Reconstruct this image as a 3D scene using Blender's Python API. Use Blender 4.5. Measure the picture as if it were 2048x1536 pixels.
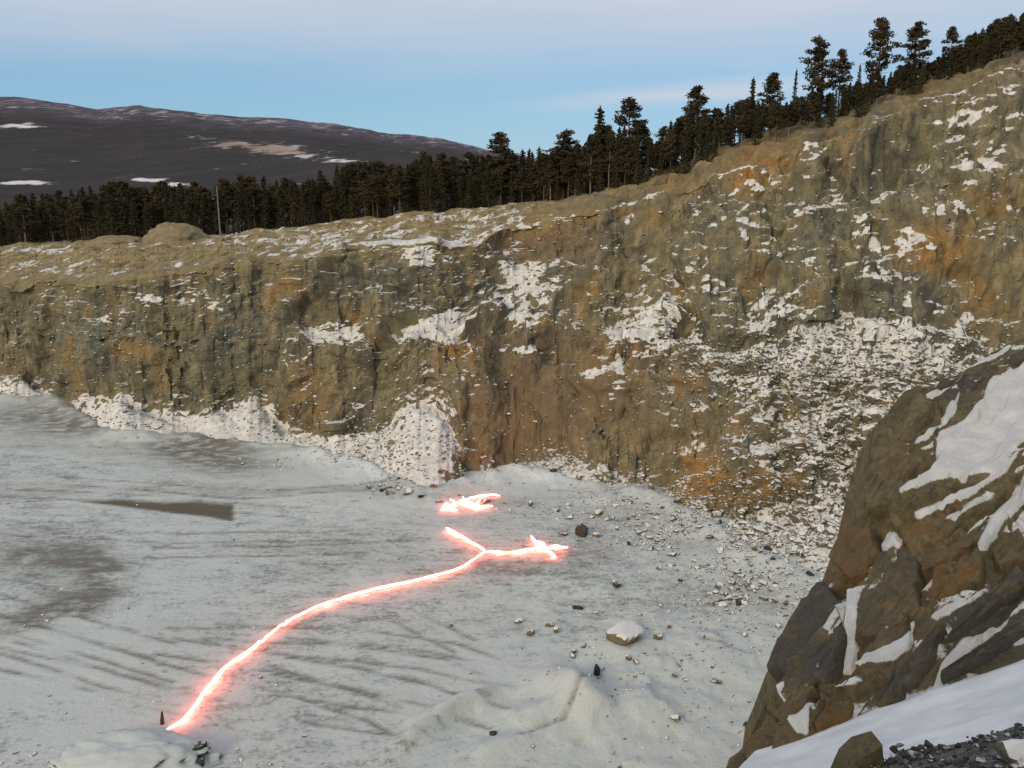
import bpy, bmesh, math, random
import numpy as np
from mathutils import Vector

for o in list(bpy.data.objects):
    bpy.data.objects.remove(o)
sc = bpy.context.scene
C = sc.collection
R = math.radians
rng = np.random.default_rng(7)
random.seed(7)

# ------------------------------------------------------------------ camera
F = 1773.0                       # focal length in photo pixels (2048 wide)
PITCH = math.atan(418 / F)       # horizon at photo row 350
H = 28.0                         # eye height above the quarry floor
cam_d = bpy.data.cameras.new('camera')
cam = bpy.data.objects.new('camera', cam_d)
C.objects.link(cam)
cam.location = (0, 0, H)
cam.rotation_euler = (math.pi / 2 - PITCH, 0, 0)
cam_d.sensor_width = 36
cam_d.lens = 36 * F / 2048
cam_d.clip_start = 0.3
cam_d.clip_end = 20000
sc.camera = cam

# ------------------------------------------------------------------ sky, sun, exposure
SUN_AZ, SUN_EL = (-0.55, -0.83), R(24)
world = bpy.data.worlds.new('World')
sc.world = world
world.use_nodes = True
wn, wl = world.node_tree.nodes, world.node_tree.links
for n in list(wn):
    wn.remove(n)
sky = wn.new('ShaderNodeTexSky')
sky.sky_type = 'NISHITA'
sky.sun_disc = False
sky.sun_elevation = SUN_EL
sky.sun_rotation = math.atan2(SUN_AZ[0], SUN_AZ[1])
sky.altitude = 600
sky.air_density = 1.0
sky.dust_density = 0.2
sky.ozone_density = 2.0
tint = wn.new('ShaderNodeMix'); tint.data_type = 'RGBA'; tint.blend_type = 'MULTIPLY'
tint.inputs['Factor'].default_value = 1.0
tint.inputs['B'].default_value = (0.86, 0.93, 1.04, 1)
wl.new(sky.outputs[0], tint.inputs['A'])
tc = wn.new('ShaderNodeTexCoord')
sep = wn.new('ShaderNodeSeparateXYZ')
wl.new(tc.outputs['Generated'], sep.inputs[0])
mp = wn.new('ShaderNodeMapping'); mp.inputs['Scale'].default_value = (1.0, 1.0, 9.0)
wl.new(tc.outputs['Generated'], mp.inputs[0])
cn = wn.new('ShaderNodeTexNoise'); cn.inputs['Scale'].default_value = 2.2
cn.inputs['Detail'].default_value = 4; cn.inputs['Roughness'].default_value = 0.5
wl.new(mp.outputs[0], cn.inputs['Vector'])
# thin high veil: cloud amount rises with elevation, broken by stretched noise
ma = wn.new('ShaderNodeMath'); ma.operation = 'MULTIPLY_ADD'
ma.inputs[1].default_value = 0.07; ma.inputs[2].default_value = -0.035
wl.new(cn.outputs['Fac'], ma.inputs[0])
mb = wn.new('ShaderNodeMath'); mb.operation = 'ADD'
wl.new(ma.outputs[0], mb.inputs[0]); wl.new(sep.outputs['Z'], mb.inputs[1])
mr = wn.new('ShaderNodeMapRange'); mr.interpolation_type = 'SMOOTHSTEP'
mr.inputs['From Min'].default_value = 0.075; mr.inputs['From Max'].default_value = 0.20
mr.inputs['To Max'].default_value = 1.0
wl.new(mb.outputs[0], mr.inputs['Value'])
cl = wn.new('ShaderNodeMix'); cl.data_type = 'RGBA'
cl.inputs['B'].default_value = (6.2, 6.5, 7.3, 1)
# one long thin cloud bank low over the forest
def wmath(op, a, b):
    m_ = wn.new('ShaderNodeMath'); m_.operation = op
    for k_, v_ in ((0, a), (1, b)):
        if hasattr(v_, 'is_output'): wl.new(v_, m_.inputs[k_])
        else: m_.inputs[k_].default_value = v_
    return m_.outputs[0]
az = wmath('ARCTAN2', sep.outputs['X'], sep.outputs['Y'])
q1 = wmath('POWER', wmath('ABSOLUTE', wmath('DIVIDE', wmath('SUBTRACT', az, 0.20), 0.15), 0), 2.0)
q2 = wmath('POWER', wmath('ABSOLUTE', wmath('DIVIDE', wmath('SUBTRACT', wmath('ADD', sep.outputs['Z'], wmath('MULTIPLY', ma.outputs[0], 0.6)), wmath('ADD', wmath('MULTIPLY', az, 0.06), 0.076)), 0.011), 0), 2.0)
bank = wmath('MULTIPLY', wmath('POWER', 2.718, wmath('MULTIPLY', wmath('ADD', q1, q2), -1.0)), 0.8)
wl.new(wmath('MAXIMUM', mr.outputs[0], bank), cl.inputs['Factor'])
veil = wn.new('ShaderNodeMix'); veil.data_type = 'RGBA'      # even blue haze of the clear air
veil.inputs['Factor'].default_value = 0.7
veil.inputs['B'].default_value = (2.5, 4.8, 7.0, 1)
wl.new(tint.outputs['Result'], veil.inputs['A'])
wl.new(veil.outputs['Result'], cl.inputs['A'])
bg = wn.new('ShaderNodeBackground'); bg.inputs['Strength'].default_value = 0.10
wl.new(cl.outputs['Result'], bg.inputs['Color'])
wo = wn.new('ShaderNodeOutputWorld')
wl.new(bg.outputs[0], wo.inputs['Surface'])

sd = bpy.data.lights.new('sun', 'SUN')
sd.energy = 2.2
sd.angle = R(16)
sd.color = (1.0, 0.79, 0.50)
sun = bpy.data.objects.new('sun', sd)
C.objects.link(sun)
sdir = Vector((SUN_AZ[0] * math.cos(SUN_EL), SUN_AZ[1] * math.cos(SUN_EL), math.sin(SUN_EL))).normalized()
sun.rotation_euler = sdir.to_track_quat('Z', 'Y').to_euler()
sun.location = (0, -60, 90)

sc.view_settings.view_transform = 'Standard'
sc.view_settings.look = 'None'
sc.view_settings.gamma = 1
sc.view_settings.use_curve_mapping = False
sc.view_settings.exposure = 0.0

# ------------------------------------------------------------------ helpers: pixels to places
cp, sp_ = math.cos(PITCH), math.sin(PITCH)

def ray(px, py):
    a = (np.asarray(px, float) - 1024) / F
    b = (768 - np.asarray(py, float)) / F
    return a, cp + b * sp_, -sp_ + b * cp

def at(px, py, Y):
    """point seen at a photo pixel on the vertical plane y = Y"""
    x, y, z = ray(px, py)
    t = np.asarray(Y, float) / y
    return np.stack(np.broadcast_arrays(x * t, y * t, H + z * t), -1)

def ground(px, py, z0=0.0):
    """point seen at a photo pixel on the level z0"""
    x, y, z = ray(px, py)
    t = (z0 - H) / z
    return np.stack(np.broadcast_arrays(x * t, y * t, H + z * t), -1)

def project(P):
    d = P - np.array([0, 0, H])
    u = d[..., 1] * cp - d[..., 2] * sp_
    v = d[..., 1] * sp_ + d[..., 2] * cp
    return 1024 + F * d[..., 0] / u, 768 - F * v / u

# ------------------------------------------------------------------ helpers: noise
def hsh(ix, iy, iz, seed):
    h = (ix.astype(np.int64) * 374761393 + iy.astype(np.int64) * 668265263 + iz.astype(np.int64) * 2147483647 + seed * 1274126177) & 0xffffffff
    h = ((h ^ (h >> 13)) * 1274126177) & 0xffffffff
    h = ((h ^ (h >> 16)) * 2246822519) & 0xffffffff
    return ((h ^ (h >> 15)) & 0xffffff) / float(0xffffff)

def vnoise(p, seed=0):
    i = np.floor(p).astype(np.int64)
    f = p - i
    f = f * f * (3 - 2 * f)
    out = 0
    for dx in (0, 1):
        wx = f[..., 0] if dx else 1 - f[..., 0]
        for dy in (0, 1):
            wy = f[..., 1] if dy else 1 - f[..., 1]
            for dz in (0, 1):
                wz = f[..., 2] if dz else 1 - f[..., 2]
                out = out + wx * wy * wz * hsh(i[..., 0] + dx, i[..., 1] + dy, i[..., 2] + dz, seed)
    return out * 2 - 1

def fbm(p, octaves=4, seed=0, gain=0.5):
    a, s, out = 1.0, 0.0, 0
    for k in range(octaves):
        out = out + a * vnoise(p * (2.03 ** k) + 17.3 * k, seed + k)
        s += a
        a *= gain
    return out / s

def facet(p, seed=0, tilt=0.9):
    """broken rock: every cell of a jittered lattice is a tilted plane with its own offset"""
    i0 = np.floor(p).astype(np.int64)
    best = np.full(p.shape[:-1], 1e9)
    val = np.zeros(p.shape[:-1])
    for dx in (-1, 0, 1):
        for dy in (-1, 0, 1):
            for dz in (-1, 0, 1):
                cx, cy, cz = i0[..., 0] + dx, i0[..., 1] + dy, i0[..., 2] + dz
                q = np.stack([cx + hsh(cx, cy, cz, seed), cy + hsh(cx, cy, cz, seed + 1), cz + hsh(cx, cy, cz, seed + 2)], -1)
                d = p - q
                r2 = (d * d).sum(-1)
                g = np.stack([hsh(cx, cy, cz, seed + 3), hsh(cx, cy, cz, seed + 4), hsh(cx, cy, cz, seed + 5)], -1) * 2 - 1
                v = hsh(cx, cy, cz, seed + 6) * 2 - 1 + tilt * (g * d).sum(-1)
                m = r2 < best
                best = np.where(m, r2, best)
                val = np.where(m, v, val)
    return val

def sstep(a, b, x):
    t = np.clip((x - a) / (b - a), 0, 1)
    return t * t * (3 - 2 * t)

def blob(px, py, lst):
    out = np.zeros(np.shape(px))
    for (cx, cy, rx, ry, am) in lst:
        out += am * np.exp(-(((px - cx) / rx) ** 2 + ((py - cy) / ry) ** 2))
    return out

def blur(a, k):
    for ax in (0, 1):
        pad = [(0, 0), (0, 0)]; pad[ax] = (k + 1, k)
        c_ = np.cumsum(np.pad(a, pad, mode='edge'), axis=ax)
        n_ = a.shape[ax]
        hi = np.take(c_, np.arange(2 * k + 1, n_ + 2 * k + 1), axis=ax); lo = np.take(c_, np.arange(0, n_), axis=ax)
        a = (hi - lo) / (2 * k + 1)
    return a

def poly_mask(px, py, poly, soft=0.0):
    """inside test for many points"""
    n = len(poly)
    inside = np.zeros(np.shape(px), bool)
    for k in range(n):
        x1, y1 = poly[k]; x2, y2 = poly[(k + 1) % n]
        if y1 == y2:
            continue
        c = ((y1 > py) != (y2 > py)) & (px < (x2 - x1) * (py - y1) / (y2 - y1) + x1)
        inside ^= c
    return inside

def line_dist(X, Y, pts):
    best = np.full(np.shape(X), 1e9)
    for (a, b) in zip(pts[:-1], pts[1:]):
        d = np.array([b[0] - a[0], b[1] - a[1]]); L = (d * d).sum()
        t = np.clip(((X - a[0]) * d[0] + (Y - a[1]) * d[1]) / L, 0, 1)
        best = np.minimum(best, np.hypot(X - a[0] - t * d[0], Y - a[1] - t * d[1]))
    return best

# ------------------------------------------------------------------ helpers: meshes
def mesh_np(name, V, faces, mat=None, attrs=None, smooth=False):
    """V (n,3); faces (m,k) array"""
    me = bpy.data.meshes.new(name)
    V = np.ascontiguousarray(V.reshape(-1, 3), dtype=np.float32)
    faces = np.ascontiguousarray(faces, dtype=np.int32)
    m, k = faces.shape
    me.vertices.add(len(V)); me.vertices.foreach_set('co', V.ravel())
    me.loops.add(m * k); me.loops.foreach_set('vertex_index', faces.ravel())
    me.polygons.add(m)
    me.polygons.foreach_set('loop_start', np.arange(0, m * k, k, dtype=np.int32))
    me.polygons.foreach_set('use_smooth', np.full(m, smooth, dtype=bool))
    me.update(calc_edges=True)
    if attrs:
        for an, av in attrs.items():
            at_ = me.attributes.new(an, 'FLOAT', 'POINT')
            at_.data.foreach_set('value', np.ascontiguousarray(av, dtype=np.float32).ravel())
    if mat:
        me.materials.append(mat)
    return me

def grid_faces(nr, nc, flip=False):
    i = np.arange((nr - 1) * nc).reshape(nr - 1, nc)[:, :-1].ravel()
    f = np.stack([i, i + 1, i + nc + 1, i + nc], -1)
    return f[:, ::-1] if flip else f

def grid_normals(P):
    du = np.gradient(P, axis=1); dv = np.gradient(P, axis=0)
    n = np.cross(du, dv)
    return n / (np.linalg.norm(n, axis=-1, keepdims=True) + 1e-9)

def link(name, me, parent=None):
    o = bpy.data.objects.new(name, me)
    C.objects.link(o)
    if parent:
        o.parent = parent
    return o

def tag(o, label=None, cat=None, group=None, kind=None):
    if label: o['label'] = label
    if cat: o['category'] = cat
    if group: o['group'] = group
    if kind: o['kind'] = kind
    return o

def thing(name, label, cat, loc=(0, 0, 0), rz=0, group=None):
    o = bpy.data.objects.new(name, None)
    C.objects.link(o)
    o.location = tuple(float(c) for c in loc); o.rotation_euler = (0, 0, rz)
    return tag(o, label, cat, group)

# ------------------------------------------------------------------ materials
class NT:
    def __init__(self, name):
        self.m = bpy.data.materials.new(name)
        self.m.use_nodes = True
        self.t = self.m.node_tree
        self.bsdf = self.t.nodes['Principled BSDF']
        self.bsdf.inputs['Specular IOR Level'].default_value = 0.25
        self.geo = self.t.nodes.new('ShaderNodeNewGeometry')
        self.pos = self.geo.outputs['Position']
    def set(self, inp, v):
        if hasattr(v, 'is_output'):
            self.t.links.new(v, inp)
        elif isinstance(v, tuple) and len(v) == 3 and inp.type == 'RGBA':
            inp.default_value = (*v, 1)
        else:
            inp.default_value = v
    def noise(self, scale, detail=4, rough=0.55, stretch=None, vec=None, dist=0.0):
        vec = vec or self.pos
        if stretch:
            mp = self.t.nodes.new('ShaderNodeMapping')
            mp.inputs['Scale'].default_value = stretch
            self.t.links.new(vec, mp.inputs[0]); vec = mp.outputs[0]
        n = self.t.nodes.new('ShaderNodeTexNoise')
        n.inputs['Scale'].default_value = scale
        n.inputs['Detail'].default_value = detail
        n.inputs['Roughness'].default_value = rough
        n.inputs['Distortion'].default_value = dist
        self.t.links.new(vec, n.inputs['Vector'])
        return n.outputs['Fac']
    def rot(self, a, b, c_):
        o_ = self.t.nodes.new('ShaderNodeCombineXYZ')
        for k_, v_ in enumerate((a, b, c_)):
            d_ = self.t.nodes.new('ShaderNodeVectorMath'); d_.operation = 'DOT_PRODUCT'
            self.t.links.new(self.pos, d_.inputs[0]); d_.inputs[1].default_value = v_
            self.t.links.new(d_.outputs['Value'], o_.inputs[k_])
        return o_.outputs[0]
    def attr(self, name):
        n = self.t.nodes.new('ShaderNodeAttribute'); n.attribute_name = name
        return n.outputs['Fac']
    def math(self, op, a, b=0.0, clamp=False):
        n = self.t.nodes.new('ShaderNodeMath'); n.operation = op; n.use_clamp = clamp
        self.set(n.inputs[0], a); self.set(n.inputs[1], b)
        return n.outputs[0]
    def ramp(self, v, lo, hi, a=0.0, b=1.0):
        n = self.t.nodes.new('ShaderNodeMapRange'); n.interpolation_type = 'SMOOTHSTEP'
        self.set(n.inputs['Value'], v)
        n.inputs['From Min'].default_value = lo; n.inputs['From Max'].default_value = hi
        n.inputs['To Min'].default_value = a; n.inputs['To Max'].default_value = b
        return n.outputs[0]
    def mix(self, fac, a, b, mode='MIX'):
        n = self.t.nodes.new('ShaderNodeMix'); n.data_type = 'RGBA'; n.blend_type = mode
        self.set(n.inputs['Factor'], fac); self.set(n.inputs['A'], a); self.set(n.inputs['B'], b)
        return n.outputs['Result']
    def nz(self):
        n = self.t.nodes.new('ShaderNodeSeparateXYZ')
        self.t.links.new(self.geo.outputs['Normal'], n.inputs[0])
        return n.outputs['Z']
    def bump(self, h, strength, dist):
        n = self.t.nodes.new('ShaderNodeBump')
        n.inputs['Strength'].default_value = strength; n.inputs['Distance'].default_value = dist
        self.t.links.new(h, n.inputs['Height'])
        self.t.links.new(n.outputs[0], self.bsdf.inputs['Normal'])
    def out(self, col, rough=0.9):
        self.set(self.bsdf.inputs['Base Color'], col)
        self.set(self.bsdf.inputs['Roughness'], rough)
        return self.m

SNOW = (0.66, 0.665, 0.65)

def rock_colour(n, s=1.0):
    a = n.noise(0.35 * s, 5, 0.6)
    b = n.noise(1.1 * s, 4, 0.6, stretch=(1, 1, 0.35))
    c = n.mix(n.ramp(a, 0.35, 0.65), (0.140, 0.130, 0.082), (0.190, 0.158, 0.085))
    c = n.mix(n.ramp(b, 0.42, 0.62), c, (0.235, 0.195, 0.105))
    d = n.noise(6.0 * s, 4, 0.65)
    c = n.mix(n.ramp(d, 0.46, 0.72, 0, 0.8), c, (0.045, 0.042, 0.034))
    return c

def make_wall_mat():
    n = NT('quarry_rock')
    c = rock_colour(n)
    grey = n.attr('grey')
    g = n.noise(2.0, 5, 0.65, stretch=(1, 1, 0.4))
    stk = n.noise(1.0, 6, 0.65, stretch=(1.1, 1.1, 0.10))
    c = n.mix(n.ramp(stk, 0.42, 0.62, 0, 0.7), c, (0.090, 0.086, 0.062))
    gcol = n.mix(n.ramp(g, 0.35, 0.65), (0.052, 0.060, 0.052), (0.150, 0.155, 0.126))
    c = n.mix(n.math('MULTIPLY', grey, n.ramp(n.noise(0.8, 3), 0.3, 0.6), True), c, gcol)
    rust = n.attr('rust')
    rcol = n.mix(n.ramp(n.noise(3, 4), 0.35, 0.65), (0.24, 0.105, 0.022), (0.33, 0.195, 0.048))
    c = n.mix(n.math('MULTIPLY', rust, n.ramp(n.noise(1.2, 5, 0.65), 0.25, 0.55), True), c, rcol)
    blk = n.ramp(n.noise(0.22, 5, 0.65, stretch=(1, 1, 0.5)), 0.53, 0.63, 0, 0.85)
    c = n.mix(blk, c, (0.062, 0.058, 0.045))
    lgt = n.ramp(n.noise(0.5, 4, 0.6, stretch=(1.2, 1.2, 0.3)), 0.55, 0.70, 0, 0.6)
    c = n.mix(lgt, c, (0.30, 0.245, 0.15))
    red = n.attr('brown')
    c = n.mix(n.math('MULTIPLY', red, 0.85), c, n.mix(n.noise(1.5, 5), (0.125, 0.080, 0.045), (0.20, 0.130, 0.070)))
    soil = n.attr('soil')
    scol = n.mix(n.ramp(n.noise(0.6, 5, 0.6), 0.35, 0.65), (0.165, 0.125, 0.060), (0.29, 0.230, 0.110))
    c = n.mix(soil, c, scol)
    c = n.mix(n.math('MULTIPLY', soil, n.ramp(n.noise(1.5, 5, 0.7), 0.5, 0.7)), c, (0.12, 0.095, 0.055))
    sn = n.math('ADD', n.attr('snow'), n.math('MULTIPLY', n.math('SUBTRACT', n.noise(2.6, 6, 0.68), 0.5), 0.95))
    sf = n.ramp(sn, 0.42, 0.64)
    c = n.mix(sf, c, n.mix(n.ramp(n.noise(1.3, 5, 0.65), 0.35, 0.65), (0.50, 0.49, 0.46), SNOW))
    n.bump(n.noise(4.0, 6, 0.7), 0.7, 0.12)
    return n.out(c, n.ramp(sf, 0, 1, 0.92, 0.75))

def make_floor_mat():
    n = NT('snowy_gravel')
    st = n.noise(1.0, 9, 0.74, stretch=(0.42, 0.85, 1))
    st2 = n.noise(1.0, 8, 0.74, stretch=(1.4, 3.2, 1), dist=0.4)
    big = n.noise(0.07, 4, 0.6)
    fine = n.noise(3.0, 4, 0.7)
    v = n.math('ADD', n.math('MULTIPLY', st, 0.7), n.math('MULTIPLY', st2, 0.45))
    v = n.math('ADD', v, n.math('MULTIPLY', big, 0.35))
    v = n.math('ADD', v, n.math('MULTIPLY', fine, 0.42))
    v = n.math('SUBTRACT', v, 0.06)
    v = n.math('SUBTRACT', v, 0.06)
    v = n.math('ADD', v, n.attr('white'))
    c = n.mix(n.ramp(v, 0.70, 0.98), (0.175, 0.192, 0.180), (0.50, 0.542, 0.535))
    c = n.mix(n.ramp(v, 1.15, 1.4), c, (0.56, 0.605, 0.61))
    dk = n.attr('dark')
    dn = n.math('MULTIPLY', dk, n.ramp(n.noise(1.0, 5, 0.65, stretch=(0.5, 1.2, 1)), 0.25, 0.6), True)
    c = n.mix(dn, c, n.mix(n.noise(2.0, 4), (0.12, 0.115, 0.10), (0.20, 0.19, 0.165)))
    spk = n.ramp(n.noise(2.6, 5, 0.75, stretch=(0.8, 1.1, 1)), 0.60, 0.70, 0, 0.75)
    c = n.mix(n.math('MULTIPLY', spk, n.ramp(n.noise(0.12, 3), 0.4, 0.65)), c, (0.15, 0.145, 0.125))
    c = n.mix(n.math('MULTIPLY', n.attr('mud'), n.ramp(n.noise(1.5, 4), 0.1, 0.35)), c, (0.115, 0.103, 0.078))
    n.bump(n.noise(2.5, 7, 0.75), 0.9, 0.12)
    return n.out(c, 0.85)

def make_rock_snow_mat(name, dark=1.0, lo=0.45, hi=0.7, scale=1.0, mixd=0.5, snow=None):
    n = NT(name)
    c = rock_colour(n, 1.5 * scale)
    c = n.mix(mixd, c, n.mix(n.noise(5 * scale, 4), (0.045 * dark, 0.045 * dark, 0.042 * dark), (0.14 * dark, 0.135 * dark, 0.12 * dark)))
    v = n.math('ADD', n.nz(), n.math('MULTIPLY', n.math('SUBTRACT', n.noise(2.5 * scale, 4, 0.65), 0.5), 0.9))
    c = n.mix(n.ramp(v, lo, hi), c, snow or SNOW)
    n.bump(n.noise(6 * scale, 5, 0.7), 0.6, 0.06)
    return n.out(c, 0.9)

def make_plain(name, a, b, scale, rough=0.9, stretch=None):
    n = NT(name)
    return n.out(n.mix(n.ramp(n.noise(scale, 5, 0.6, stretch=stretch), 0.3, 0.7), a, b), rough)

def make_emit(name, col, strength):
    n = NT(name)
    n.bsdf.inputs['Base Color'].default_value = (*col, 1)
    n.bsdf.inputs['Emission Color'].default_value = (*col, 1)
    n.set(n.bsdf.inputs['Emission Strength'], n.ramp(n.noise(0.55, 3, 0.6), 0.3, 0.7, strength * 0.45, strength * 1.7))
    return n.m

M_wall = make_wall_mat()
M_floor = make_floor_mat()
M_rubble = make_rock_snow_mat('rubble_rock', 0.7, 0.50, 0.86, 1.6, 0.6)
M_boulder = make_rock_snow_mat('boulder_rock', 0.9, 0.62, 0.85)
M_dark = make_rock_snow_mat('dark_rock', 0.4, 0.92, 1.15, 1.0, 0.95)
M_heap = make_plain('gravel', (0.165, 0.135, 0.078), (0.245, 0.205, 0.12), 1.2)
M_bark = make_plain('bark', (0.050, 0.032, 0.020), (0.105, 0.065, 0.040), 2.0, stretch=(3, 3, 0.4))
M_barkp = make_plain('pale_bark', (0.14, 0.10, 0.07), (0.22, 0.17, 0.12), 2.0, stretch=(3, 3, 0.4))
M_pine = make_plain('pine_needles', (0.022, 0.021, 0.010), (0.080, 0.057, 0.028), 0.35)
M_spruce = make_plain('spruce_needles', (0.018, 0.021, 0.011), (0.066, 0.053, 0.027), 0.35)
M_pole = make_plain('weathered_wood', (0.15, 0.13, 0.105), (0.22, 0.195, 0.16), 4)
M_cord = make_emit('burning_cord', (1.0, 0.16, 0.11), 20.0)

# ================================================================== quarry wall
COLS = [  # photo column: (row, metres behind the foot) at foot, talus top, lower lip, bench back, upper lip, back of the rim
    (-420, (720, 0), (700, 2), (630, 4), (625, 5), (572, 7), (503, 50)),
    (-150, (760, 0), (730, 3), (640, 5), (636, 6), (568, 8), (496, 48)),
    (0, (800, 0), (748, 3), (650, 5), (645, 5.6), (565, 8), (490, 46)),
    (110, (800, 0), (785, 2), (665, 4), (660, 4.6), (563, 7), (485, 48)),
    (170, (850, 0), (800, 4), (672, 6), (668, 6.6), (562, 9), (483, 50)),
    (240, (882, 0), (788, 7), (680, 9), (675, 9.5), (560, 12), (480, 55)),
    (300, (875, 0), (812, 5), (685, 7.5), (680, 8.5), (557, 11), (477, 55)),
    (380, (875, 0), (832, 4), (690, 7), (684, 8), (552, 11), (474, 55)),
    (450, (895, 0), (815, 6), (690, 8.5), (684, 9.5), (530, 13), (469, 58)),
    (520, (905, 0), (790, 8), (690, 10), (680, 11), (520, 15), (462, 60)),
    (570, (900, 0), (865, 3), (700, 6), (665, 9), (520, 13), (456, 60)),
    (650, (905, 0), (870, 3), (705, 7), (660, 10), (512, 15), (447, 60)),
    (740, (950, 0), (860, 6), (695, 10), (648, 13), (498, 18), (436, 58)),
    (800, (975, 0), (825, 10), (688, 13.5), (645, 17), (490, 22), (430, 56)),
    (860, (990, 0), (795, 12), (680, 14.5), (628, 19), (485, 24), (424, 56)),
    (900, (980, 0), (845, 9), (690, 13), (640, 17), (490, 23), (420, 56)),
    (925, (965, 0), (935, 2), (690, 12), (640, 16), (490, 23), (417, 54)),
    (1000, (950, 0), (935, 1), (630, 13), (575, 17.5), (455, 24), (411, 48)),
    (1060, (948, 0), (920, 2), (610, 13.5), (560, 18), (448, 25), (408, 44)),
    (1125, (960, 0), (885, 5), (625, 14.5), (600, 17), (436, 26), (402, 40)),
    (1180, (975, 0), (955, 2), (680, 13), (640, 16), (420, 27), (392, 38)),
    (1300, (1000, 0), (980, 1.5), (690, 12), (612, 18), (398, 29), (366, 38)),
    (1400, (1045, 0), (1000, 3), (725, 13), (695, 16), (368, 31), (334, 38)),
    (1480, (1100, 0), (1030, 5), (725, 15), (690, 20), (338, 34), (306, 40)),
    (1560, (1140, 0), (1020, 8), (730, 17.5), (672, 24), (314, 37), (283, 43)),
    (1650, (1185, 0), (1000, 11), (740, 20), (655, 28), (285, 40), (258, 46)),
    (1740, (1225, 0), (1000, 13), (745, 22), (645, 30), (252, 43), (232, 48)),
    (1860, (1285, 0), (1000, 16), (750, 25), (655, 32), (205, 45), (182, 50)),
    (1960, (1330, 0), (1010, 18), (745, 28), (665, 34), (171, 47), (148, 51)),
    (2048, (1370, 0), (1050, 19), (760, 29), (680, 35), (138, 49), (117, 53)),
    (2330, (1500, 0), (1120, 21), (800, 31), (700, 37), (30, 53), (8, 57)),
]
step = 2.6
PX = np.arange(-420, 2330, step)
nc = len(PX)
cpx = np.array([c[0] for c in COLS], float)
def col_interp(vals, sig=14):
    v = np.interp(PX, cpx, vals)
    k = int(sig * 3 / step)
    w = np.exp(-0.5 * (np.arange(-k, k + 1) * step / sig) ** 2); w /= w.sum()
    return np.convolve(np.pad(v, k, mode='edge'), w, 'valid')
LV_py = [col_interp([c[1 + l][0] for c in COLS]) for l in range(6)]
LV_dy = [col_interp([c[1 + l][1] for c in COLS]) for l in range(6)]
# ragged outlines
wob = lambda s, a, sd_: a * fbm(np.stack([PX / s, PX * 0, PX * 0], -1), 4, sd_)
LV_py[0] = LV_py[0] + wob(60, 12, 3)
LV_py[1] = LV_py[1] + wob(45, 22, 4)
LV_py[2] = LV_py[2] + wob(50, 22, 5)
LV_py[3] = LV_py[3] + wob(70, 14, 6)
LV_py[4] = LV_py[4] + wob(55, 12, 7)
LV_py[5] = LV_py[5] + wob(40, 7, 8)
baseY = ground(PX, LV_py[0])[:, 1]
LVP = [at(PX, LV_py[l], baseY + LV_dy[l]) for l in range(6)]
LVP[0][:, 2] = 0
skirt = LVP[0].copy(); skirt[:, 2] -= 1.6; skirt[:, 1] -= 0.4
back = LVP[5].copy()
hill = sstep(900, 1700, PX)
back[:, 1] += 14; back[:, 2] += -0.6 + 1.5 * hill
LVALL = [skirt] + LVP + [back]
SEG = [4, 62, 130, 44, 150, 74, 14]
rows, lev = [], []
for k, nseg in enumerate(SEG):
    t = np.linspace(0, 1, nseg, endpoint=(k == len(SEG) - 1))
    for tt in t:
        rows.append(LVALL[k] * (1 - tt) + LVALL[k + 1] * tt)
        lev.append(k - 1 + tt)
P = np.array(rows); lev = np.array(lev)[:, None] * np.ones((1, nc))
nr = len(rows)
N = grid_normals(P)
if N[:, :, 1].mean() > 0:
    N = -N
# displacement
face = sstep(0.55, 1.25, lev) * (1 - sstep(3.9, 4.15, lev))
plateau = sstep(4.0, 4.3, lev)
warp = np.stack([fbm(P * 0.35, 3, 30), fbm(P * 0.35, 3, 31), fbm(P * 0.35, 3, 32)], -1) * 0.8
Q = P + warp
S = np.array([1, 1, 0.62])
amp = 0.16 + 0.84 * face
px0, py0 = project(P)
rubble_zone = np.clip(blob(px0, py0, [(1650, 740, 210, 95, 1.0), (1720, 900, 170, 120, .9), (1580, 1060, 160, 90, 1.0),
                                      (1480, 740, 90, 50, .6), (1850, 720, 120, 60, .8), (1310, 650, 100, 55, .5)]), 0, 1)
smooth_zone = np.clip(blob(px0, py0, [(1040, 810, 110, 110, .8), (1120, 480, 90, 50, .5), (440, 730, 80, 60, .5)]), 0, 0.8)
d1 = facet(Q * S / 5.2, 11)
d2 = facet(Q * S / 2.1 + 9.1, 22)
d3 = facet(Q * np.array([1, 1, 0.85]) / 0.85 + 3.7, 33)
d1 = 0.5 * blur(blur(d1, 4), 3) + 0.5 * blur(blur(d1, 2), 2); d2 = blur(d2, 1)
d4 = facet(Q * np.array([0.42, 0.42, 1.25]) + 6.3, 44, 0.5)
d5 = facet(Q @ np.array([[0.8, 0, 0.6], [0, 1, 0], [-0.6, 0, 0.8]]).T * np.array([0.35, 0.6, 1.5]) + 2.3, 46, 0.5)
d4 = blur(d4, 1); d5 = blur(d5, 1)
ft = fbm(P * 0.12, 4, 40)
disp = amp * (1.0 * d1 * (1 - 0.5 * smooth_zone) + 0.36 * d2 * (1 - 0.6 * smooth_zone) + (0.13 + 0.10 * rubble_zone) * (d4 + d5) * (1 - 0.7 * smooth_zone) + 0.10 * d3 * (1 + 0.7 * rubble_zone) * (1 - 0.6 * smooth_zone)) + 1.2 * ft * face + 1.5 * face * (np.abs(fbm(Q * np.array([0.20, 0.20, 0.035]), 3, 47)) - 0.25)
edge = sstep(-0.2, 0.35, lev)
disp *= edge * (1 - (0.75 - 0.35 * sstep(1050, 1250, px0)) * plateau)
disp += plateau * sstep(1050, 1250, px0) * 0.35 * (d2 + d4)
P2 = P + N * disp[..., None]
P2[..., 2] += plateau * (0.55 * fbm(P * 0.35, 4, 41) + 0.13 * (1 - sstep(4.85, 5.0, lev)) * facet(P * np.array([0.7, 0.35, 0.5]), 42, 1.0))
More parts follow.
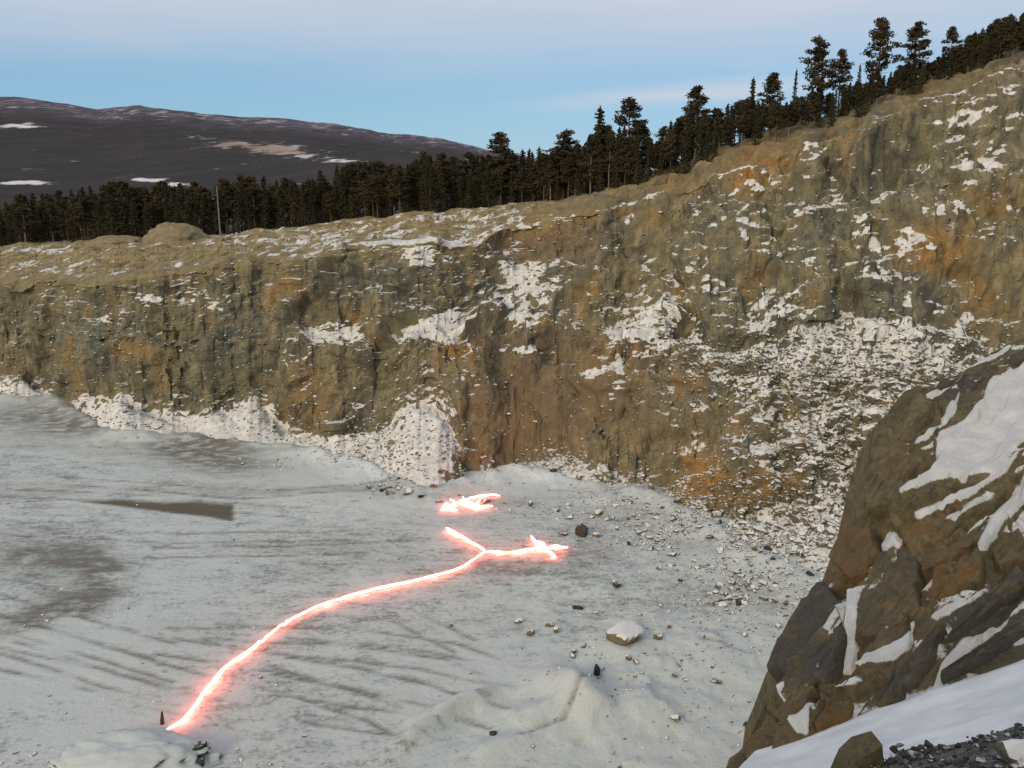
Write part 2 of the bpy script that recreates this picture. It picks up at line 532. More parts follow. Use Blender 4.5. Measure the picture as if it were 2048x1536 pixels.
P2[..., 2] = np.where(lev < 0, P[..., 2], P2[..., 2])
N2 = grid_normals(P2)
N2 = np.where(N2[..., 2:3].mean() < 0, -N2, N2)
nz = N2[..., 2]
px, py = project(P2)
# where snow lies: on what faces up, more in the drifts seen in the photograph
snow = 0.02 + (nz - 0.52) * 1.35 + 0.26 * fbm(P2 * 0.55, 4, 50)
snow += blob(px, py, [
    (240, 835, 75, 45, .75), (330, 860, 90, 35, .6), (510, 840, 55, 50, .8), (430, 860, 80, 30, .7), (30, 775, 60, 25, .6), (620, 895, 90, 30, .65),
    (740, 920, 110, 50, .7), (855, 850, 55, 70, .95), (1080, 950, 120, 25, .6), (1110, 900, 45, 22, .35), (1220, 985, 80, 18, .4),
    (845, 512, 45, 22, .75), (1045, 558, 42, 32, .9), (700, 662, 40, 22, .5), (860, 648, 85, 28, .6), (920, 640, 35, 35, .5),
    (1320, 640, 75, 45, .35), (1260, 720, 60, 30, .2), (1700, 672, 130, 40, .55), (1600, 760, 160, 70, .35), (1720, 880, 150, 80, .30),
    (1560, 1090, 150, 60, .30), (1960, 235, 70, 60, .38), (1990, 330, 60, 80, .22), (320, 595, 70, 25, .35), (160, 660, 30, 60, .2),
    (1080, 640, 70, 14, .45), (1060, 700, 60, 10, .3), (1850, 715, 100, 30, .45), (1240, 400, 60, 40, .1), (1450, 300, 200, 40, -.15)])
snow -= blob(px, py, [(1040, 800, 110, 120, .7), (430, 720, 130, 75, .4), (210, 720, 70, 50, .3), (700, 770, 120, 55, .35), (50, 680, 70, 60, .3),
                      (1240, 830, 90, 80, .15), (1160, 470, 150, 70, .35), (1330, 450, 80, 80, .2)])
Lr0 = P2 @ np.array([[0.86, 0, 0.5], [0, 1, 0], [-0.5, 0, 0.86]]).T
WP = [[(803, 505), (830, 493), (862, 488), (885, 492), (862, 510), (868, 530), (845, 535), (815, 528)],
      [(985, 517), (1010, 522), (1030, 538), (1055, 535), (1085, 520), (1095, 535), (1075, 555), (1068, 575), (1045, 582), (1020, 570), (1010, 555), (1015, 540)],
      [(770, 683), (790, 668), (830, 650), (870, 640), (905, 615), (918, 620), (925, 640), (945, 670), (940, 695), (925, 685), (900, 690), (870, 678), (840, 675), (810, 690), (795, 690)],
      [(600, 665), (640, 650), (680, 638), (690, 655), (735, 650), (725, 675), (700, 685), (680, 670), (650, 690), (620, 680)],
      [(1005, 640), (1030, 622), (1050, 635), (1075, 648), (1040, 655), (1010, 660)], [(1025, 693), (1075, 688), (1070, 707), (1030, 706)], [(1090, 695), (1120, 696), (1110, 708)],
      [(1215, 665), (1240, 640), (1290, 620), (1330, 595), (1350, 600), (1360, 640), (1340, 665), (1310, 690), (1285, 680), (1250, 685), (1220, 680)],
      [(1155, 748), (1180, 738), (1250, 716), (1245, 730), (1180, 757)], [(1212, 795), (1230, 772), (1252, 764), (1238, 786), (1222, 802)],
      [(280, 600), (310, 580), (340, 590), (330, 615), (300, 620)], [(355, 580), (400, 585), (430, 600), (460, 618), (466, 652), (440, 625), (400, 608), (360, 602)], [(190, 640), (215, 625), (245, 622), (275, 640), (240, 648)],
      [(1090, 555), (1130, 548), (1110, 565)], [(1895, 240), (1920, 225), (1950, 215), (1960, 235), (1930, 262), (1900, 258)], [(1970, 215), (2010, 205), (2040, 230), (2020, 245), (1990, 240)], [(1700, 465), (1750, 447), (1735, 470), (1705, 475)],
      [(1960, 320), (1990, 312), (2005, 330), (1975, 342)], [(1330, 860), (1350, 848), (1375, 856), (1340, 872)]]
wwx = px + 9 * fbm(P2 * 0.7, 4, 63, 0.6); wwy = py + 7 * fbm(P2 * 0.7, 4, 64, 0.6)
pm = np.zeros(px.shape)
for pl in WP:
    pm = np.maximum(pm, poly_mask(wwx, wwy, pl).astype(float))
snow += 0.62 * pm
TAL = [(140, 800), (200, 790), (285, 788), (300, 822), (420, 822), (480, 802), (520, 786), (556, 800), (562, 862), (620, 880), (740, 862), (790, 825), (880, 790), (902, 850), (912, 905), (905, 955), (860, 990), (700, 960), (560, 905), (450, 895), (330, 885), (200, 870)]
tal = poly_mask(wwx, wwy, TAL)
snow += 0.36 * tal - 0.75 * tal * sstep(0.16, 0.36, fbm(P2 * np.array([1.1, 1.1, 1.6]), 3, 74, 0.6)) + 0.10 * tal * fbm(P2 * 0.5, 3, 75)
snow += blob(px, py, [(330, 605, 140, 35, .14), (60, 600, 60, 30, .2), (700, 640, 100, 40, .06), (1950, 300, 120, 120, .06)]) * sstep(0.0, 0.3, fbm(Lr0 * np.array([0.9, 0.9, 1.6]), 3, 76))
# wind-packed flecks strung along the joints
Lr = P2 @ np.array([[0.86, 0, 0.5], [0, 1, 0], [-0.5, 0, 0.86]]).T
flk = fbm(Lr * np.array([0.6, 0.6, 1.2]), 3, 65, 0.55)
fdn = fbm(P2 * 0.16, 3, 66)
snow += 0.55 * sstep(0.25, 0.45, flk + 0.55 * fdn + 0.06 * sstep(1300, 1700, px)) * sstep(-0.05, 0.35, nz) * (1 - smooth_zone)
snow += rubble_zone * (0.34 + 1.0 * fbm(Lr * np.array([0.45, 0.6, 1.35]), 4, 68, 0.62))
soil = plateau.copy()
soil = np.maximum(soil, sstep(3.78, 4.0, lev + 0.12 * fbm(P * 0.5, 3, 61)) * 0.7)
soil *= 1 - 0.9 * sstep(1050, 1250, px) * sstep(-0.45, -0.1, fbm(P * 0.22, 4, 69))
soil *= 0.55 + 0.45 * sstep(-0.3, 0.1, fbm(P * 0.3, 4, 67) + 0.8 * (px < 1000))
snow_p = 0.27 + 0.95 * fbm(P2 * np.array([0.8, 0.34, 0.8]), 5, 62, 0.7) + 0.22 * (nz - 0.9) + blob(px, py, [(650, 470, 260, 40, .16), (100, 545, 160, 18, .06), (100, 500, 200, 6, .2), (950, 435, 80, 18, .15), (330, 510, 150, 14, -.35)])
snow -= 0.5 * sstep(3.9, 4.0, lev) * (1 - sstep(500, 650, px))
snow_p -= 0.35 * sstep(1050, 1150, px)
snow = np.where(plateau > 0.3, snow_p, snow)
rust = np.clip(blob(px, py, [(1060, 450, 55, 20, 1.3), (1530, 320, 55, 40, .9), (1870, 500, 70, 50, 1.0), (1990, 400, 60, 40, .6), (920, 700, 40, 30, .8), (1500, 360, 40, 30, .8),
                             (1400, 960, 60, 60, .5), (1330, 360, 60, 30, .5), (620, 800, 60, 60, .4), (1200, 700, 60, 50, .4), (1960, 600, 50, 50, .5)]) + 0.5 * sstep(0.2, 0.55, fbm(P2 * 0.25, 4, 70)), 0, 1)
grey = np.clip(0.08 + 1.3 * fbm(P2 * np.array([0.2, 0.2, 0.1]), 3, 71) + blob(px, py, [(980, 600, 60, 60, .9), (740, 550, 80, 40, .6), (480, 680, 50, 60, .6), (180, 640, 60, 80, .6), (1450, 440, 70, 80, .5), (1750, 430, 150, 110, .6), (1640, 420, 60, 70, .3), (1700, 720, 40, 30, .6), (1900, 600, 100, 60, .4), (1500, 880, 50, 70, .7)]) + 0.9 * rubble_zone, 0, 1)
brown = np.clip(blob(px, py, [(1040, 820, 110, 110, 1.0), (1120, 470, 90, 55, .7), (1240, 780, 80, 90, .5), (950, 920, 70, 40, .6), (1000, 480, 60, 40, .6), (1500, 290, 160, 40, .6), (1900, 180, 130, 40, .5)]), 0, 1)
wall_me = mesh_np('quarry_wall', P2, grid_faces(nr, nc), M_wall,
                  dict(snow=snow, rust=rust, grey=grey, brown=brown, soil=soil), smooth=False)
wall = tag(link('quarry_wall', wall_me), kind='structure')

# ================================================================== quarry floor
ny, nx = 380, 520
Yv = 24 * (150 / 24.0) ** np.linspace(0, 1, ny)
Xv = np.linspace(-1, 1, nx)
FY = Yv[:, None] * np.ones((1, nx))
FX = -20 - 0.16 * (FY - 24) + Xv[None, :] * (46 + 0.40 * (FY - 24))
FP = np.stack([FX, FY, np.zeros_like(FX)], -1)
fpx, fpy = project(FP)
gpt = lambda x, y: ground(x, y)[:2]
def mound(px_, py_, rx, ry, h, ang=0.0):
    c = ground(px_, py_)
    dx, dy = FX - c[0], FY - c[1]
    u = dx * math.cos(ang) + dy * math.sin(ang); v = -dx * math.sin(ang) + dy * math.cos(ang)
    return h * np.exp(-((u / rx) ** 2 + (v / ry) ** 2))
z = 0.16 * fbm(FP * 0.12, 4, 80) + 0.05 * fbm(FP * 0.8, 4, 81)
z += mound(1150, 1400, 1.3, 2.6, 1.6, 0.5) + mound(1080, 1440, 2.0, 1.2, 0.8, 0.5) + mound(930, 1410, 2.2, 0.6, 0.8, 0.6) + mound(840, 1470, 2.0, 0.6, 0.7, 0.8) + mound(1290, 1420, 2.0, 2.0, 0.7) + mound(1000, 1500, 2.2, 0.8, 0.5, 0.4)
z += mound(1240, 1300, 1.6, 1.6, 0.5) + mound(1400, 1300, 4, 3, 0.4) + mound(700, 1000, 6, 3, .4) + mound(1150, 1150, 3, 3, 0.35)
bdist = line_dist(FX, FY, [tuple(q) for q in LVP[0][::18, :2]])
apron = np.exp(-(bdist / 1.6) ** 1.3)
z += apron * (0.75 + 0.5 * fbm(FP * 0.5, 3, 86)) + 0.10 * np.exp(-bdist / 5) * facet(FP / 1.1, 87)
rough = sstep(1000, 1250, fpx) * (1 - sstep(1500, 1700, fpy))
z += rough * (0.16 * facet(FP / 1.7, 82) * 0.6 + 0.10 * fbm(FP * 1.3, 3, 83))
dark = blob(fpx, fpy, [(150, 1120, 60, 25, .4), (120, 1195, 65, 30, .5), (390, 900, 90, 28, 1.1), (470, 930, 90, 20, .8), (90, 830, 110, 28, .9),
                       (200, 860, 90, 16, .8), (40, 1110, 60, 40, .4), (1250, 1040, 130, 30, .35), (380, 1260, 120, 30, .15), (620, 1130, 80, 20, .2), (1180, 1110, 60, 20, .5)])
dark += 0.35 * sstep(0.1, 0.5, fbm(FP * np.array([0.06, 0.25, 1]), 4, 84)) * (fpy < 1250)
white = 0.05 + blob(fpx, fpy, [(400, 1050, 350, 160, .06), (1050, 1420, 260, 110, .22), (100, 1330, 200, 70, .20), (250, 1480, 200, 50, .15), (1400, 1400, 200, 160, .22), (700, 1330, 200, 60, .06), (1050, 960, 140, 24, .35),
                              (150, 1120, 100, 80, -.10), (750, 960, 150, 30, .25), (600, 920, 120, 18, .3)])
tracks = [[(-100, 1225), (120, 1285), (330, 1350), (420, 1375)], [(-100, 1255), (100, 1310), (320, 1380)], [(-60, 1190), (150, 1250), (330, 1300)], [(330, 1290), (600, 1330), (860, 1390), (960, 1420)],
          [(560, 1330), (800, 1370), (1000, 1440)], [(650, 1215), (800, 1230), (930, 1290)], [(0, 985), (300, 1000), (640, 1030)], [(0, 1060), (350, 1075), (700, 1070)], [(100, 960), (500, 990), (850, 975)],
          [(-80, 1300), (150, 1345), (420, 1420)], [(420, 1260), (700, 1275), (900, 1300), (1020, 1345)], [(350, 1240), (560, 1240), (640, 1225)], [(620, 1420), (900, 1460)], [(720, 1050), (860, 1040), (1000, 1050)],
          [(300, 1105), (600, 1100), (850, 1090)], [(500, 1340), (760, 1420), (900, 1500)], [(560, 1290), (850, 1320), (1000, 1350)]]
white += 0.22 * np.exp(-bdist / 3.5)
trk = np.zeros_like(FX)
for tr in tracks:
    pts = [tuple(gpt(*q)) for q in tr]
    pa = np.array(pts); tg = np.gradient(pa, axis=0); tg /= np.linalg.norm(tg, axis=1, keepdims=True)
    nm = np.stack([-tg[:, 1], tg[:, 0]], -1)
    dd2 = np.minimum(line_dist(FX, FY, pa + nm * 0.95), line_dist(FX, FY, pa - nm * 0.95))
    near = np.exp(-(dd2 / 0.16) ** 2) * sstep(-0.45, 0.1, fbm(FP * 0.3, 3, 85))
    trk = np.maximum(trk, near)
crack = np.minimum(line_dist(FX, FY, [tuple(gpt(*q)) for q in [(1040, 1480), (1085, 1466), (1130, 1452), (1165, 1405), (1180, 1378), (1197, 1362), (1200, 1335)]]), line_dist(FX, FY, [tuple(gpt(*q)) for q in [(1400, 1285), (1450, 1292), (1500, 1312)]]))
crk_m = np.exp(-((crack + 0.05 * fbm(FP * 2.0, 3, 89)) / 0.11) ** 2)
z -= 0.07 * trk + 0.18 * crk_m
arc = line_dist(FX, FY, [tuple(gpt(*q)) for q in [(70, 1108), (120, 1106), (170, 1116), (203, 1140), (208, 1170), (185, 1198), (140, 1220), (70, 1238)]])
dark = dark + 0.8 * crk_m + 0.95 * trk + 1.7 * np.exp(-(arc / 1.5) ** 2) * sstep(-0.5, 0.1, fbm(FP * 0.5, 3, 88))
BAR = [(150, 1002), (240, 999), (330, 1004), (400, 1002), (467, 1008), (468, 1042), (420, 1032), (330, 1024), (240, 1012)]
ssc = sum(poly_mask(fpx + ox, fpy + oy, BAR).astype(float) for ox in (-3, -1, 1, 3) for oy in (-2, 0, 2)) / 12.0
z -= 0.10 * ssc
z += blob(fpx, fpy, [(1080, 1420, 170, 90, 1.0), (880, 1450, 90, 50, .7), (1350, 1380, 160, 120, .6)]) * (0.10 * fbm(FP * 1.2, 4, 96, 0.6) + 0.10 * facet(FP / 1.3, 97))
z += 0.05 * (np.roll(trk, 1, 0) + np.roll(trk, -1, 0) - trk)
P3 = FP.copy(); P3[..., 2] = z
floor_me = mesh_np('quarry_floor', P3, grid_faces(ny, nx), M_floor, dict(dark=np.clip(dark, 0, 1), white=white, mud=ssc * 1.0), smooth=True)
floor = tag(link('quarry_floor', floor_me), kind='structure')

def floor_z(x, y):
    i = np.argmin(np.abs(Yv - y)); j = np.argmin(np.abs(FX[i] - x))
    return float(P3[i, j, 2])

# ================================================================== ground beyond the rim and the mountain
gx = np.linspace(-500, 2500, 160)
rowsG = []
ext = np.interp(gx, PX, back[:, 1]); extx_z = np.interp(gx, PX, back[:, 2])
for k, D in enumerate([-0.5, 12, 30, 60, 110, 200, 360, 600, 900, 1200]):
    Y = ext + D
    hl = sstep(900, 1700, gx)
    zz = extx_z - 0.3 - (1 - hl) * np.interp(D, [0, 110, 360, 900, 1200], [0, 2.5, 12, 30, 40]) + hl * np.interp(D, [0, 60, 360, 1200], [0, 6, 12, -10])
    a = (gx - 1024) / F
    rowsG.append(np.stack([a * Y / cp, Y, zz], -1))
GP = np.array(rowsG)
M_forest_floor = make_plain('forest_floor', (0.030, 0.024, 0.016), (0.075, 0.058, 0.035), 0.3)
g_me = mesh_np('forest_ground', GP, grid_faces(*GP.shape[:2]), M_forest_floor, smooth=True)
tag(link('forest_ground', g_me), kind='structure')

def forest_z(px_, Y):
    j = int(np.argmin(np.abs(gx - px_)))
    ys, zs = GP[:, j, 1], GP[:, j, 2]
    if Y < ys[0]:
        jj = int(np.clip(round((px_ + 420) / step), 0, nc - 1))
        colY, colZ = P2[-90:, jj, 1], P2[-90:, jj, 2]
        return float(np.interp(Y, colY, colZ))
    return float(np.interp(Y, ys, zs))

ridge = [(-700, 230), (-300, 240), (-100, 212), (0, 197), (50, 192), (120, 195), (200, 208), (250, 218), (290, 214), (330, 211), (400, 222), (500, 232), (620, 239), (700, 249), (800, 268), (880, 275), (940, 290),
         (1000, 304), (1080, 319), (1200, 338), (1500, 350), (2700, 352)]
mcol = np.arange(-450, 1650, 3.0)
rp = np.interp(mcol, [r[0] for r in ridge], [r[1] for r in ridge])
rp = rp + 2.5 * fbm(np.stack([mcol / 25, mcol * 0, mcol * 0], -1), 4, 90)
tt = np.linspace(0, 1.25, 170)
MP = []
for t in tt:
    Y = 650 + 4100 * min(t, 1.3)
    ztop = at(mcol, rp, 4750)[:, 2]
    if t <= 1:
        zz = -2 + (ztop + 2) * (0.42 * t + 0.58 * t ** 1.8)
    else:
        zz = ztop - (t - 1) * 700
    MP.append(np.stack([(mcol - 1024) / F * Y / cp, np.full_like(mcol, Y), zz], -1))
MP = np.array(MP)
MP[..., 2] += 16 * fbm(MP * 0.0030, 5, 91) * np.clip(tt, 0, 0.92)[:, None] * (tt < 0.97)[:, None] * sstep(0, 200, MP[..., 2] + 60)
mpx, mpy = project(MP)
wq = np.stack([mpx / 28, mpy / 7, 0 * mpx], -1)
mpx = mpx + 26 * fbm(wq, 4, 92, 0.6); mpy = mpy + 5 * fbm(wq, 4, 93, 0.6)
msn = blob(mpx, mpy, [(40, 252, 50, 5, 1.2), (480, 288, 50, 7, 1.0), (560, 300, 60, 9, 1.3), (610, 313, 35, 6, 1.0), (400, 274, 40, 4, .6), (50, 366, 50, 5, 1.6), (290, 359, 40, 4, 1.4), (350, 368, 40, 5, 1.5),
                      (830, 303, 30, 3, .6), (230, 235, 40, 3, .5), (660, 322, 30, 4, .6), (700, 322, 30, 4, .5), (950, 320, 30, 3, .6)])
fields = blob(mpx, mpy, [(560, 302, 90, 14, 1.0), (480, 290, 60, 9, 1.0)])
bare = sstep(0.60, 0.95, tt)[:, None] * np.ones((1, len(mcol)))
n = NT('mountain_forest')
mn = n.noise(0.02, 8, 0.75, stretch=(0.8, 0.12, 1)); mn2 = n.noise(0.035, 6, 0.75, stretch=(0.7, 0.12, 1))
c = n.mix(n.ramp(mn, 0.3, 0.7), (0.003, 0.003, 0.004), (0.030, 0.021, 0.019))
c = n.mix(n.math('MULTIPLY', n.attr('bare'), n.ramp(mn2, 0.3, 0.65), True), c, (0.095, 0.082, 0.112))
sv = n.math('ADD', n.attr('msnow'), n.math('MULTIPLY', n.math('SUBTRACT', mn2, 0.5), 3.4))
sv2 = n.math('ADD', n.math('MULTIPLY', n.attr('bare'), 0.38), n.math('MULTIPLY', n.math('SUBTRACT', n.noise(0.03, 6, 0.75, stretch=(0.5, 0.12, 1)), 0.5), 2.6))
c = n.mix(n.ramp(sv2, 0.36, 0.75, 0, 0.75), c, (0.42, 0.38, 0.43))
scol = n.mix(n.attr('mfield'), (0.62, 0.60, 0.62), (0.30, 0.225, 0.18))
c = n.mix(n.ramp(sv, 0.42, 0.95), c, scol)
M_mount = n.out(c, 0.95)
m_me = mesh_np('mountain', MP, grid_faces(*MP.shape[:2]), M_mount, dict(msnow=msn, bare=bare, mfield=np.clip(fields, 0, 1)), smooth=True)
tag(link('mountain', m_me), kind='structure')
# far ground sheet to the horizon
fg = np.array([[-9000, 900, -14], [9000, 900, -14], [9000, 12000, -14], [-9000, 12000, -14]], float)
tag(link('far_ground', mesh_np('far_ground', fg, np.array([[0, 1, 2, 3]]), M_forest_floor)), kind='structure')

# ================================================================== near slope and outcrop at the camera's feet
A1 = at(1490, 1540, 15.0); A2 = at(2048, 1282, 16.0)
nsx, nsy = 150, 150
def slope_edge(Y):              # left edge of the shelf the camera stands on
    return -3.2 + (A1[0] + 3.2) * Y / 15.0
sl = []
for j in range(nsy):
    Y = -4 + 24 * j / (nsy - 1)
    xe = slope_edge(Y)
    row = []
    for i in range(nsx):
        s = i / (nsx - 1)
        X = xe + 24 * s ** 1.3
        row.append((X, Y, 0))
    sl.append(row)
sl = np.array(sl, float)
z15 = A1[2] + (sl[..., 0] - A1[0]) * (A2[2] - A1[2]) / (A2[0] - A1[0])
z0_ = 26.3 + 0.15 * (sl[..., 0])
ty = sl[..., 1] / 15.3
sl[..., 2] = z0_ * (1 - ty) + z15 * ty
sl[..., 2] += 0.10 * fbm(sl * 0.5, 4, 100) + 0.03 * fbm(sl * 2.5, 3, 101)
spx, spy = project(sl + np.array([0, 0.0001, 0]))
grav = poly_mask(spx, spy, [(1745, 1545), (1800, 1500), (1900, 1490), (1990, 1462), (2048, 1450), (2400, 1400), (2500, 2200), (1800, 2200)]) & (sl[..., 1] > 3)
grav2 = grav.astype(float)
ins = np.zeros((nsy, 1, 3)); 
drop = sl[:, :1, :].copy(); drop[..., 0] -= 2.0; drop[..., 2] = 0 - 0.5
mid = sl[:, :1, :].copy(); mid[..., 0] -= 0.35; mid[..., 2] -= 0.6
SLP = np.concatenate([drop, mid, sl], 1)
sg = np.concatenate([np.zeros((nsy, 1)), np.zeros((nsy, 1)), grav2], 1)
n = NT('slope_snow')
c = n.mix(n.ramp(n.noise(0.9, 5, 0.6), 0.35, 0.7), (0.60, 0.62, 0.625), (0.76, 0.77, 0.78))
gv = n.math('ADD', n.attr('gravel'), n.math('MULTIPLY', n.math('SUBTRACT', n.noise(2.0, 5, 0.7), 0.5), 1.1))
gc = n.mix(n.ramp(n.noise(9, 4, 0.7), 0.35, 0.65), (0.035, 0.037, 0.036), (0.14, 0.145, 0.14))
gf = n.ramp(gv, 0.5, 0.62)
c = n.mix(gf, c, gc)
c = n.mix(n.ramp(n.nz(), 0.5, 0.3), c, (0.12, 0.10, 0.07))
n.bump(n.noise(7, 5, 0.7), 0.5, 0.05)
M_slope = n.out(c, 0.85)
tag(link('snow_slope', mesh_np('snow_slope', SLP, grid_faces(nsy, nsx + 2), M_slope, dict(gravel=sg), smooth=True)), kind='structure')

# outcrop: lower edge on the slope, upper edge its skyline
LOW = [(1455, 1556, 15.2), (1500, 1540, 15.2), (1600, 1497, 15.4), (1720, 1450, 15.6), (1800, 1402, 15.8), (1900, 1357, 16.0), (2048, 1288, 16.3), (2300, 1180, 17), (2600, 1060, 18)]
TOP = [(1470, 1545, 16.0), (1500, 1505, 17.0), (1543, 1455, 18.0), (1556, 1405, 18.8), (1552, 1370, 19.3), (1563, 1325, 19.9), (1600, 1240, 21.0), (1628, 1198, 21.5), (1662, 1160, 22.2), (1692, 1095, 23.2), (1730, 1015, 24.5), (1750, 955, 25.4), (1757, 890, 26.3), (1766, 832, 27),
       (1800, 806, 27.6), (1850, 780, 28), (1950, 733, 29), (2048, 688, 30), (2300, 570, 32.5), (2600, 440, 35)]
SNOW_PATCH = [
    [(1832, 1018), (1845, 975), (1874, 935), (1878, 897), (1922, 866), (1965, 812), (1990, 772), (2055, 728), (2120, 700), (2120, 860), (2048, 905), (2012, 945), (1985, 965), (1960, 965), (1935, 975), (1910, 975), (1880, 990)],
    [(1830, 820), (1835, 795), (1880, 775), (1940, 750), (1990, 725), (2040, 700), (1985, 750), (1930, 770), (1880, 790), (1850, 812)],
    [(1885, 860), (1905, 815), (1920, 800), (1912, 850), (1890, 880)], [(1825, 910), (1870, 885), (1890, 872), (1860, 905), (1830, 920)],
    [(1645, 1210), (1655, 1190), (1690, 1168), (1705, 1172), (1700, 1205), (1680, 1230), (1650, 1255), (1628, 1275), (1648, 1240)],
    [(1715, 1200), (1738, 1198), (1735, 1250), (1720, 1300), (1705, 1345), (1688, 1352), (1700, 1295), (1712, 1250)],
    [(1760, 1085), (1790, 1072), (1812, 1085), (1815, 1100), (1790, 1115), (1772, 1105)],
    [(1725, 1370), (1760, 1340), (1810, 1310), (1848, 1270), (1830, 1320), (1795, 1345), (1750, 1362)],
    [(1735, 1310), (1755, 1285), (1768, 1270), (1765, 1295), (1745, 1310)],
    [(1858, 1385), (1885, 1340), (1930, 1290), (1990, 1260), (2050, 1215), (2120, 1180), (2120, 1200), (2040, 1240), (1965, 1285), (1920, 1330), (1890, 1375)],
    [(1590, 1480), (1605, 1460), (1655, 1420), (1640, 1460), (1620, 1485), (1598, 1490)], [(1610, 1445), (1655, 1412), (1640, 1425), (1612, 1452)],
    [(1578, 1425), (1585, 1395), (1593, 1390), (1585, 1425)], [(1760, 1425), (1785, 1390), (1800, 1380), (1792, 1405), (1770, 1425)],
    [(1955, 1105), (1975, 1050), (2010, 1000), (2048, 950), (2100, 900), (2100, 945), (2040, 1010), (2005, 1050), (1990, 1080), (1970, 1110)],
    [(2022, 1075), (2060, 1050), (2110, 1040), (2110, 1120), (2048, 1115), (2030, 1100)],
    [(1930, 1110), (1870, 1118), (1915, 1080), (1990, 1010), (2048, 965), (2000, 1015), (1940, 1075)],
    [(1880, 1040), (1905, 1010), (1960, 985), (2010, 950), (2060, 905), (2010, 965), (1940, 1005), (1890, 1045)],
    [(1850, 1050), (1890, 1030), (1885, 1040), (1858, 1060)], [(1870, 1265), (1905, 1235), (1985, 1185), (1990, 1190), (1920, 1235), (1885, 1265)], [(2010, 1300), (2048, 1270), (2110, 1240), (2110, 1255), (2050, 1290)]]
no, nw = 560, 300
def resample(L, k):
    L = np.array(L, float)
    s = np.concatenate([[0], np.cumsum(np.hypot(np.diff(L[:, 0]), np.diff(L[:, 1])))]); s /= s[-1]
    u = np.linspace(0, 1, k)
    return np.stack([np.interp(u, s, L[:, q]) for q in range(3)], -1)
lowc, topc = resample(LOW, no), resample(TOP, no)
topc[:, 0] += 5 * fbm(np.stack([np.arange(no) / 18.0, np.zeros(no), np.zeros(no)], -1), 3, 110)
topc[:, 1] += 4 * fbm(np.stack([np.arange(no) / 18.0, np.zeros(no), np.zeros(no)], -1), 3, 111)
lw, tw = at(lowc[:, 0], lowc[:, 1], lowc[:, 2]), at(topc[:, 0], topc[:, 1], topc[:, 2])
ws = np.linspace(-0.03, 1, nw)
OPX, OPY = [], []
OP = np.array([lw * (1 - w) + tw * w for w in ws])
bulge = np.sin(np.clip(ws, 0, 1) * math.pi)[:, None, None]
ON = grid_normals(OP)
toc = np.array([0, 0, H]) - OP
ON = np.where((ON * toc).sum(-1, keepdims=True) < 0, -ON, ON)
opx, opy = project(OP)
patch = np.zeros(OP.shape[:2])
wx = opx + 7 * fbm(OP * 1.1, 4, 120); wy = opy + 7 * fbm(OP * 1.1, 4, 121)
for pl in SNOW_PATCH:
    patch = np.maximum(patch, poly_mask(wx, wy, pl).astype(float))
pb = blur(patch, 2)
# strata rise to the right
def near_pt(x_, y_):
    k_ = np.argmin((opx - x_) ** 2 + (opy - y_) ** 2)
    return OP.reshape(-1, 3)[k_]
e1 = near_pt(1960, 980) - near_pt(1640, 1400); e1 /= np.linalg.norm(e1)
e3 = ON[60:-60:20, 60:380:20].reshape(-1, 3).mean(0); e3 -= e1 * (e3 @ e1); e3 /= np.linalg.norm(e3)
e2 = np.cross(e3, e1)
if e2[2] < 0: e2 = -e2
B = np.stack([e1, e2, e3], 0)
L = (OP + 0.55 * np.stack([fbm(OP * 0.45, 3, 122), fbm(OP * 0.45, 3, 123), fbm(OP * 0.45, 3, 124)], -1)) @ B.T
f1 = facet(L * np.array([0.20, 0.55, 0.3]), 130, 0.8)
f2 = facet(L * np.array([0.34, 1.3, 0.6]) + 4, 140, 0.9)
f3 = facet(L * np.array([1.0, 3.0, 1.5]) + 8, 150, 1.0)
saw = lambda x: x - np.floor(x)
st1 = saw(-L[..., 1] / 1.9 + 0.35 * fbm(L * np.array([0.25, 0.2, 0.2]), 3, 155))
st2 = saw(-L[..., 1] / 0.62 + 0.5 * fbm(L * np.array([0.4, 0.3, 0.3]), 3, 156))
od = 0.34 * f1 + 0.14 * f2 + 0.05 * f3 + 0.22 * fbm(OP * 0.4, 3, 151) + 0.42 * st1 + 0.12 * st2 * sstep(-0.1, 0.3, fbm(OP * 0.6, 3, 157)) - 0.25
def edges(a, thr):
    g = np.zeros_like(a)
    g[:, 1:] += np.abs(np.diff(a, axis=1)); g[1:] += np.abs(np.diff(a, axis=0))
    return np.clip(blur((g > thr).astype(float), 1) * 2, 0, 1)
crk = np.maximum(edges(f1, 0.16), 0.6 * edges(f2, 0.25) * sstep(-0.1, 0.2, fbm(OP * 0.7, 3, 158)))
od = blur(od, 1) - 0.16 * crk
calm = blur(patch, 9)
od = od * (1 - 0.75 * calm) + blur(od, 14) * 0.6 * calm + 0.15 * pb
keep = (sstep(-0.02, 0.10, ws) * (1 - 0.45 * sstep(0.9, 1.0, ws)))[:, None]
keep = keep * sstep(0.0, 0.06, np.linspace(0, 1, no))[None, :]
OP2 = OP + ON * (od * keep)[..., None]
